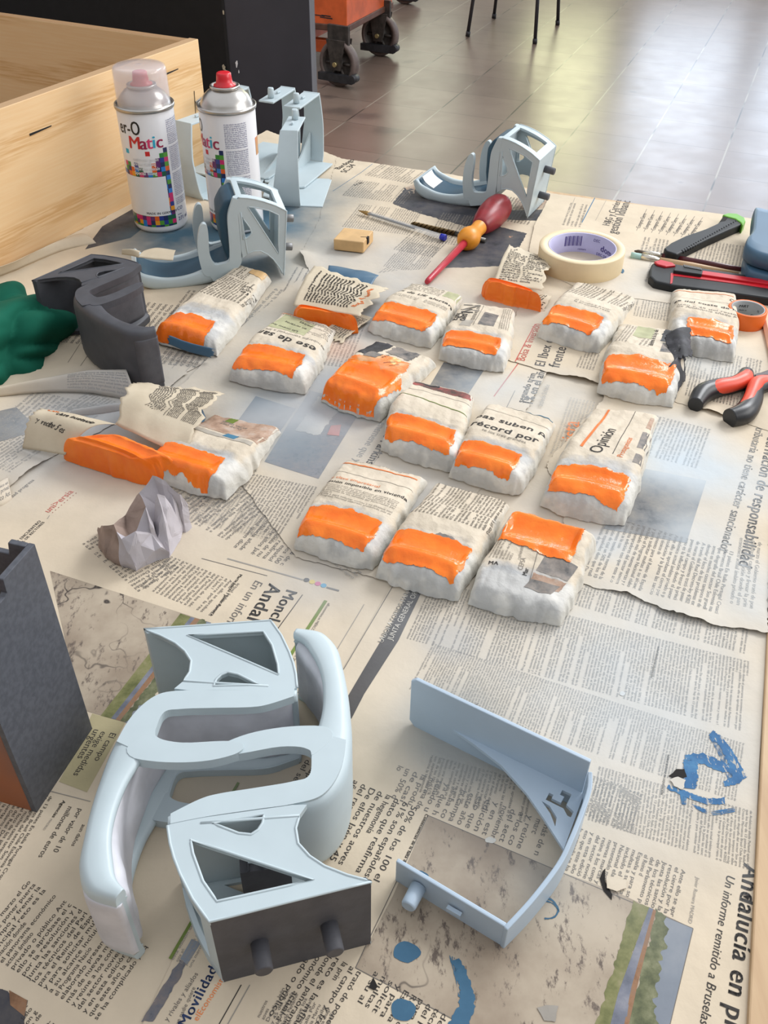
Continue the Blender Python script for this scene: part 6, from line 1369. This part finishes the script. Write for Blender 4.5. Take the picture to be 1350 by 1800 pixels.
# left
wrapped([(269, 600), (382, 626), (474, 476), (416, 462)], 'long wrapped piece with a bare cardboard tip, beside the dark grey holder', seed=14, H=.020, Hf=.014, o=(.03, .80, .08, .32), bulge=.02, fall=.35,
    prints=[B((.03, .50), (.12, .80), (.97, .48), 14, 'wink', 21), B((.14, .82), (.20, .96), (.60, .82), 7, 'wink', 22), B((.75, .60), (.95, .60), (.75, .72), 3, 'wink', 23)], patches=[([(.55, .90), (.95, .87), (.99, .995), (.60, .998)], 'block_wood', .0008, .0004)],
    extra=lambda root, w_: flap(root, 'torn_edge', [(295, 606, .012), (372, 628, .008), (376, 612, .016), (300, 592, .019)], 'slate_blue_plastic', seed=35, rag=.002, ragside=(0, 0, 1, 1), lab='dark blue underside showing through the tear'))
wrapped([(252, 838), (398, 880), (494, 748), (372, 724)], 'wrapped piece with a brown printed photo, just behind the crumpled towel', seed=15, H=.022, o=(.03, .80, .10, .40), bulge=.03,
    prints=[('OLIVE OILS', (.62, .80), (.30, .84), 'wink_soft', True), ('EXTRA VIRGIN', (.66, .84), (.28, .885), 'wink_soft', True)], patches=[([(.06, .66), (.50, .62), (.96, .60), (.985, .99), (.08, .99)], 'wpic_tan', .0004), ([(.30, .88), (.42, .87), (.44, .98), (.32, .98)], 'wink_green', .0008, .0003), ([(.55, .56), (.70, .55), (.72, .62), (.57, .63)], 'wink_blue', 0, .0004), ([(.12, .56), (.92, .52), (.92, .58), (.12, .62)], 'wink_pale', .0006, .0003)])
# pieces whose paper has been opened
def open1(root, w_):
    flap(root, 'opened_paper', [(204, 746, .027), (326, 802, .020), (392, 690, .020), (240, 672, .026)], 'torn_paper', .012, seed=41, rag=.0018, ragside=(1, 0, 1, 1),
         prints=lambda mb, P, W_, H_: [block(mb, P, (W_*f0, H_*f1), (W_*f0, H_*f2), (W_*f3, H_*f1), n, m, sd, off=.0004) for f0, f1, f2, f3, n, m, sd in ((.30, .95, .35, .52, 8, 'wink_soft', 51), (.56, .95, .30, .74, 9, 'wink_soft', 52), (.78, .95, .30, .95, 9, 'wink_soft', 53))], lab='opened newspaper standing behind the orange face')
    flap(root, 'opened_paper', [(40, 786, .006), (114, 800, .010), (204, 744, .029), (74, 716, .028)], 'torn_paper', .010, seed=43, rag=.0012, ragside=(0, 0, 0, 1),
         prints=lambda mb, P, W_, H_: [lay(mb, P, 'clase institucio', 'wink', .006, (W_*.30, H_*.74), (1, -.1), off=.0004, fit=W_*.62), lay(mb, P, 'y recibe 5 es', 'wink', .006, (W_*.12, H_*.45), (.9, -.2), off=.0004, fit=W_*.6), lay(mb, P, '2,6%', 'wink_orange', .004, (W_*.1, H_*.9), (1, -.2), off=.0004)], lab='curled cream newspaper flap with printed words')
    flap(root, 'headline_strip', [(262, 826, .010), (268, 838, .006), (334, 812, .012), (330, 796, .020)], 'torn_paper', .003, seed=45, rag=.001, ragside=(0, 0, 1, 0),
         prints=lambda mb, P, W_, H_: [lay(mb, P, 'Zaragoza bara', 'wink', .0085, (W_*.75, H_*.98), (0, -1), bold=True, off=.0004, fit=H_*.95)], lab='strip with bold upside-down lettering')
    flap(root, 'inner_pad', [(318, 770, .018), (345, 782, .010), (362, 735, .010), (352, 712, .022)], 'slate_blue_plastic', .002, seed=46, rag=.0, ragside=(0, 0, 0, 0), lab='slate blue piece showing inside the paper')
wrapped([(112, 806), (246, 850), (312, 806), (205, 760)], 'opened wrapped piece, the largest orange face, with newspaper flaps spread behind it', seed=16, body='orange_paint', H=.028, Hf=.024, o=(.10, .90, .10, .80), bulge=.02, fall=.8, crump=.8, orag=.0012, shred=False, extra=open1,
    orange=[(-.0, .0), (.4, .0), (.7, .0), (1., .0), (1., .45), (.97, .93), (.6, .97), (.3, .97), (.0, .97)])
def open2(root, w_):
    flap(root, 'opened_paper', [(515, 536, .020), (636, 556, .020), (682, 506, .016), (552, 468, .024)], 'torn_paper', .006, seed=51, rag=.0022, ragside=(1, 0, 1, 0),
         prints=lambda mb, P, W_, H_: [block(mb, P, (W_*.10, H_*.12), (W_*.10, H_*.88), (W_*.78, H_*.12), 15, 'wink', 54, off=.0004), lay(mb, P, 'Bolsa & Inversión', 'wink_orange', .006, (W_*.88, H_*.15), (0, 1), off=.0004, fit=H_*.6)], lab='opened newspaper sheet behind the orange face')
    flap(root, 'inner_pad', [(575, 490, .010), (650, 508, .010), (666, 482, .012), (578, 466, .012)], 'slate_blue_plastic', .002, seed=53, rag=0, ragside=(0, 0, 0, 0), lab='slate blue pad sticking out at the back')
    flap(root, 'loose_paper', [(560, 585, .005), (600, 602, .005), (655, 560, .006), (630, 552, .012)], 'torn_paper', .002, seed=55, rag=.0015, ragside=(0, 1, 1, 0), prints=lambda mb, P, W_, H_: [block(mb, P, (W_*.1, H_*.1), (W_*.1, H_*.9), (W_*.9, H_*.1), 8, 'wink_soft', 56, off=.0004)], lab='loose printed paper at the side')
wrapped([(520, 560), (606, 584), (630, 555), (520, 540)], 'opened wrapped piece with a slate blue pad poking out behind its ragged paper', seed=17, body='orange_paint', H=.021, Hf=.019, o=(.08, .92, .10, .80), bulge=.02, fall=.8, crump=.7, shred=False, extra=open2, orange=[(0, .02), (.5, 0), (1., .0), (1., .95), (.5, .97), (.0, .97)])
def open3(root, w_):
    flap(root, 'opened_paper', [(866, 500, .018), (950, 512, .016), (972, 455, .012), (895, 430, .022)], 'torn_paper', .005, seed=61, rag=.0022, ragside=(1, 0, 1, 0),
         prints=lambda mb, P, W_, H_: [block(mb, P, (W_*.08, H_*.92), (W_*.48, H_*.92), (W_*.08, H_*.1), 18, 'wink_soft', 57, off=.0004), block(mb, P, (W_*.52, H_*.92), (W_*.94, H_*.92), (W_*.52, H_*.1), 18, 'wink_soft', 58, off=.0004)], lab='opened newspaper page behind the orange strip')
    flap(root, 'loose_paper', [(895, 532, .004), (955, 550, .004), (972, 520, .008), (940, 520, .014)], 'torn_paper', .002, seed=63, rag=.0015, ragside=(0, 1, 1, 0), prints=lambda mb, P, W_, H_: [block(mb, P, (W_*.1, H_*.1), (W_*.1, H_*.9), (W_*.9, H_*.1), 7, 'wink', 59, off=.0004)], lab='creased printed paper underneath')
wrapped([(850, 512), (938, 540), (954, 515), (856, 492)], 'small opened wrapped piece with a crinkled orange strip, in front of the masking tape', seed=18, body='orange_paint', H=.022, Hf=.022, o=(.08, .92, .10, .80), bulge=.02, fall=.8, crump=1.3, shred=False, extra=open3, orange=[(0, .02), (.5, 0), (1., .0), (1., .95), (.5, .97), (.0, .97)])
# ---------------------------------------------------------------- behind the bench: steel cart on castors and a chair
wA, wB, wC = un(597, 150, FL), un(668, 97, FL), un(712, 6, FL)
zc = .235; q0 = un(610, 50, FL+zc); q1 = un(696, 4, FL+zc); q2 = un(548, 44, FL+zc); ab = Vector((q1.x-q0.x, q1.y-q0.y, 0)).normalized(); ac = Vector((q2.x-q0.x, q2.y-q0.y, 0)).normalized(); q0.z = FL
cart = empty('steel_cart', (wA.x, wA.y, FL), 'worn orange steel cart on castor wheels behind the dark cabinet', 'cart')
def cbox(a, d1, l1, d2, l2, z0, z1, m, name, lab=None, bevel=.004):
    mb = MB(); P_ = [a, a+d1*l1, a+d1*l1+d2*l2, a+d2*l2]; mb.hexa([Vector((p.x, p.y, FL+z0)) for p in P_], [Vector((p.x, p.y, FL+z1)) for p in P_], m); return rel(cart, mb.build(name, parent=cart, bevel=bevel, label=lab))
cbox(q0, ab, .62, ac, 1.0, zc, zc+.75, 'orange_steel', 'body'); cbox(q0-ac*.006-ab*.006, ab, .632, ac, 1.0, zc-.018, zc+.012, 'rust_rim', 'lower_edge', 'rusty worn lower edge')
cbox(q0+ac*.28+ab*.02, ab, .5, ac, .06, .12, zc-.02, 'orange_steel', 'strut'); cbox(q0+ac*.12+ab*.05, ab, .05, ac, .5, .10, .16, 'orange_steel', 'cross_bar')
mb = MB()
rnd = random.Random(4)
for k in range(7):
    u, z = rnd.uniform(0, .5), rnd.uniform(zc+.02, zc+.25); p = q0+ac*u-ab*.0015; L_ = rnd.uniform(.03, .12)
    mb.hexa([p+Vector((0, 0, z)), p+ac*L_+Vector((0, 0, z+.003)), p+ac*L_+Vector((0, 0, z+.007)), p+Vector((0, 0, z+.005))], [q+ab*.003 for q in (p+Vector((0, 0, z)), p+ac*L_+Vector((0, 0, z+.003)), p+ac*L_+Vector((0, 0, z+.007)), p+Vector((0, 0, z+.005)))], 'black_steel')
rel(cart, mb.build('scratches', parent=cart, label='dark scratches in the orange paint'))
def castor(c, big=True, ang=.25):
    r = .105; mb = MB(); axd = Vector((math.cos(ang), math.sin(ang), 0)); rot = axd.to_track_quat('Z', 'Y').to_matrix(); cz = c+Vector((0, 0, r))
    root = cart
    ra = Matrix(rot); mb.lathe([(r*.80, -.024), (r*.97, -.024), (r, -.018), (r, .018), (r*.97, .024), (r*.80, .024), (r*.80, -.024)], 'tyre_brown', c=cz, n=44, ax=ra); o1 = rel(cart, mb.build('wheel', parent=cart, label='brown rubber wheel'))
    mb = MB(); mb.lathe([(r*.80, -.022), (r*.72, -.018), (r*.70, -.006), (.03, -.004), (.03, -.026), (.0, -.026)], 'dirty_bracket', c=cz, n=32, ax=ra); mb.lathe([(.0, .026), (.03, .026), (.03, .004), (r*.70, .006), (r*.72, .018), (r*.80, .022)], 'dirty_bracket', c=cz, n=32, ax=ra)
    for k in range(6):
        a = k*math.pi/3; d_ = ra @ Vector((math.cos(a), math.sin(a), 0)); mb.tube([cz+d_*.025-axd*.008, cz+d_*r*.74-axd*.008], .008, 'dirty_bracket', 6)
    h = mb.build('hub', parent=o1); h.location = (0, 0, 0)
    mb = MB(); mb.tube([cz-axd*.048, cz-axd*.034], .011, 'brass', 14); rel(cart, mb.build('axle_bolt', parent=cart, label='brass axle bolt'))
    mb = MB(); tp = Vector((c.x, c.y, FL+zc-.02)); sdv = Vector((-axd.y, axd.x, 0))
    for sg in (-1, 1):
        o_ = axd*.034*sg; mb.hexa([cz+o_+sdv*.026+Vector((0, 0, -.03)), cz+o_-sdv*.026+Vector((0, 0, -.03)), tp+o_-sdv*.055, tp+o_+sdv*.055], [p+axd*.005 for p in (cz+o_+sdv*.026+Vector((0, 0, -.03)), cz+o_-sdv*.026+Vector((0, 0, -.03)), tp+o_-sdv*.055, tp+o_+sdv*.055)], 'dirty_bracket')
    mb.box(tp, (.12, .12, .02), 'dirty_bracket', rot); rel(cart, mb.build('fork', parent=cart, label='dirty dark wheel fork', bevel=.002))
    mb = MB(); mb.box(cz+sdv*-.0+Vector((0, 0, -.062))-axd*.03, (.03, .20, .035), 'black_steel', Matrix.Rotation(ang, 3, 'Z')); p = cz+Vector((0, 0, -.055))-axd*.03; mb.tube([p-sdv*.10-axd*.02, p-sdv*.10+axd*.03], .020, 'black_steel', 12); rel(cart, mb.build('brake', parent=cart, label='black foot brake'))
castor(wA, ang=1.05); castor(wB, ang=1.15); castor(Vector((wC.x, wC.y, FL)), ang=1.1)
p = Vector((wB.x+.02, wB.y-.09, 0)); mb = MB(); mb.box((p.x, p.y, FL+.62), (.045, .045, .62), 'black_steel'); rel(cart, mb.build('post', parent=cart, label='black steel post'))
legs = [un(822, 64, FL), un(940, 77, FL), un(868, 32, FL), un(980, 44, FL)]
cc_ = sum(legs, Vector())/4; chair = empty('chair', (cc_.x, cc_.y, FL), 'chair with thin dark tubular legs standing on the tiles, only its legs in view', 'chair')
tops = []
for l in legs:
    t_ = Vector((l.x+(cc_.x-l.x)*.16, l.y+(cc_.y-l.y)*.16, FL+.45)); tops.append(t_); mb = MB(); mb.tube([l+Vector((0, 0, .012)), t_], .0105, 'chair_tube', 14); lg = rel(chair, mb.build('leg', parent=chair))
    mb = MB(); mb.tube([l+Vector((0, 0, .001)), l+(t_-l)*.06], .0135, 'black_steel', 14); f = mb.build('rubber_foot', parent=lg)
mb = MB(); tc = [tops[0], tops[1], tops[3], tops[2]]; cen = sum(tc, Vector())/4; tc = [cen+(p-cen)*1.15 for p in tc]; mb.hexa([p for p in tc], [p+Vector((0, 0, .02)) for p in tc], 'seat_plastic'); rel(chair, mb.build('seat', parent=chair, bevel=.006))
bk = [tops[2], tops[3]]; mb = MB(); dv = Vector((bk[0]-cen)+(bk[1]-cen)); dv.z = 0; dv.normalize(); mb.hexa([bk[0]+Vector((0, 0, .12)), bk[1]+Vector((0, 0, .12)), bk[1]+dv*.06+Vector((0, 0, .40)), bk[0]+dv*.06+Vector((0, 0, .40))], [p+dv*.012 for p in (bk[0]+Vector((0, 0, .12)), bk[1]+Vector((0, 0, .12)), bk[1]+dv*.06+Vector((0, 0, .40)), bk[0]+dv*.06+Vector((0, 0, .40)))], 'seat_plastic'); rel(chair, mb.build('backrest', parent=chair, bevel=.004))
for p in bk: mb = MB(); mb.tube([p, p+Vector((0, 0, .15)), p+dv*.055+Vector((0, 0, .40))], .0095, 'chair_tube', 12); rel(chair, mb.build('back_post', parent=chair))
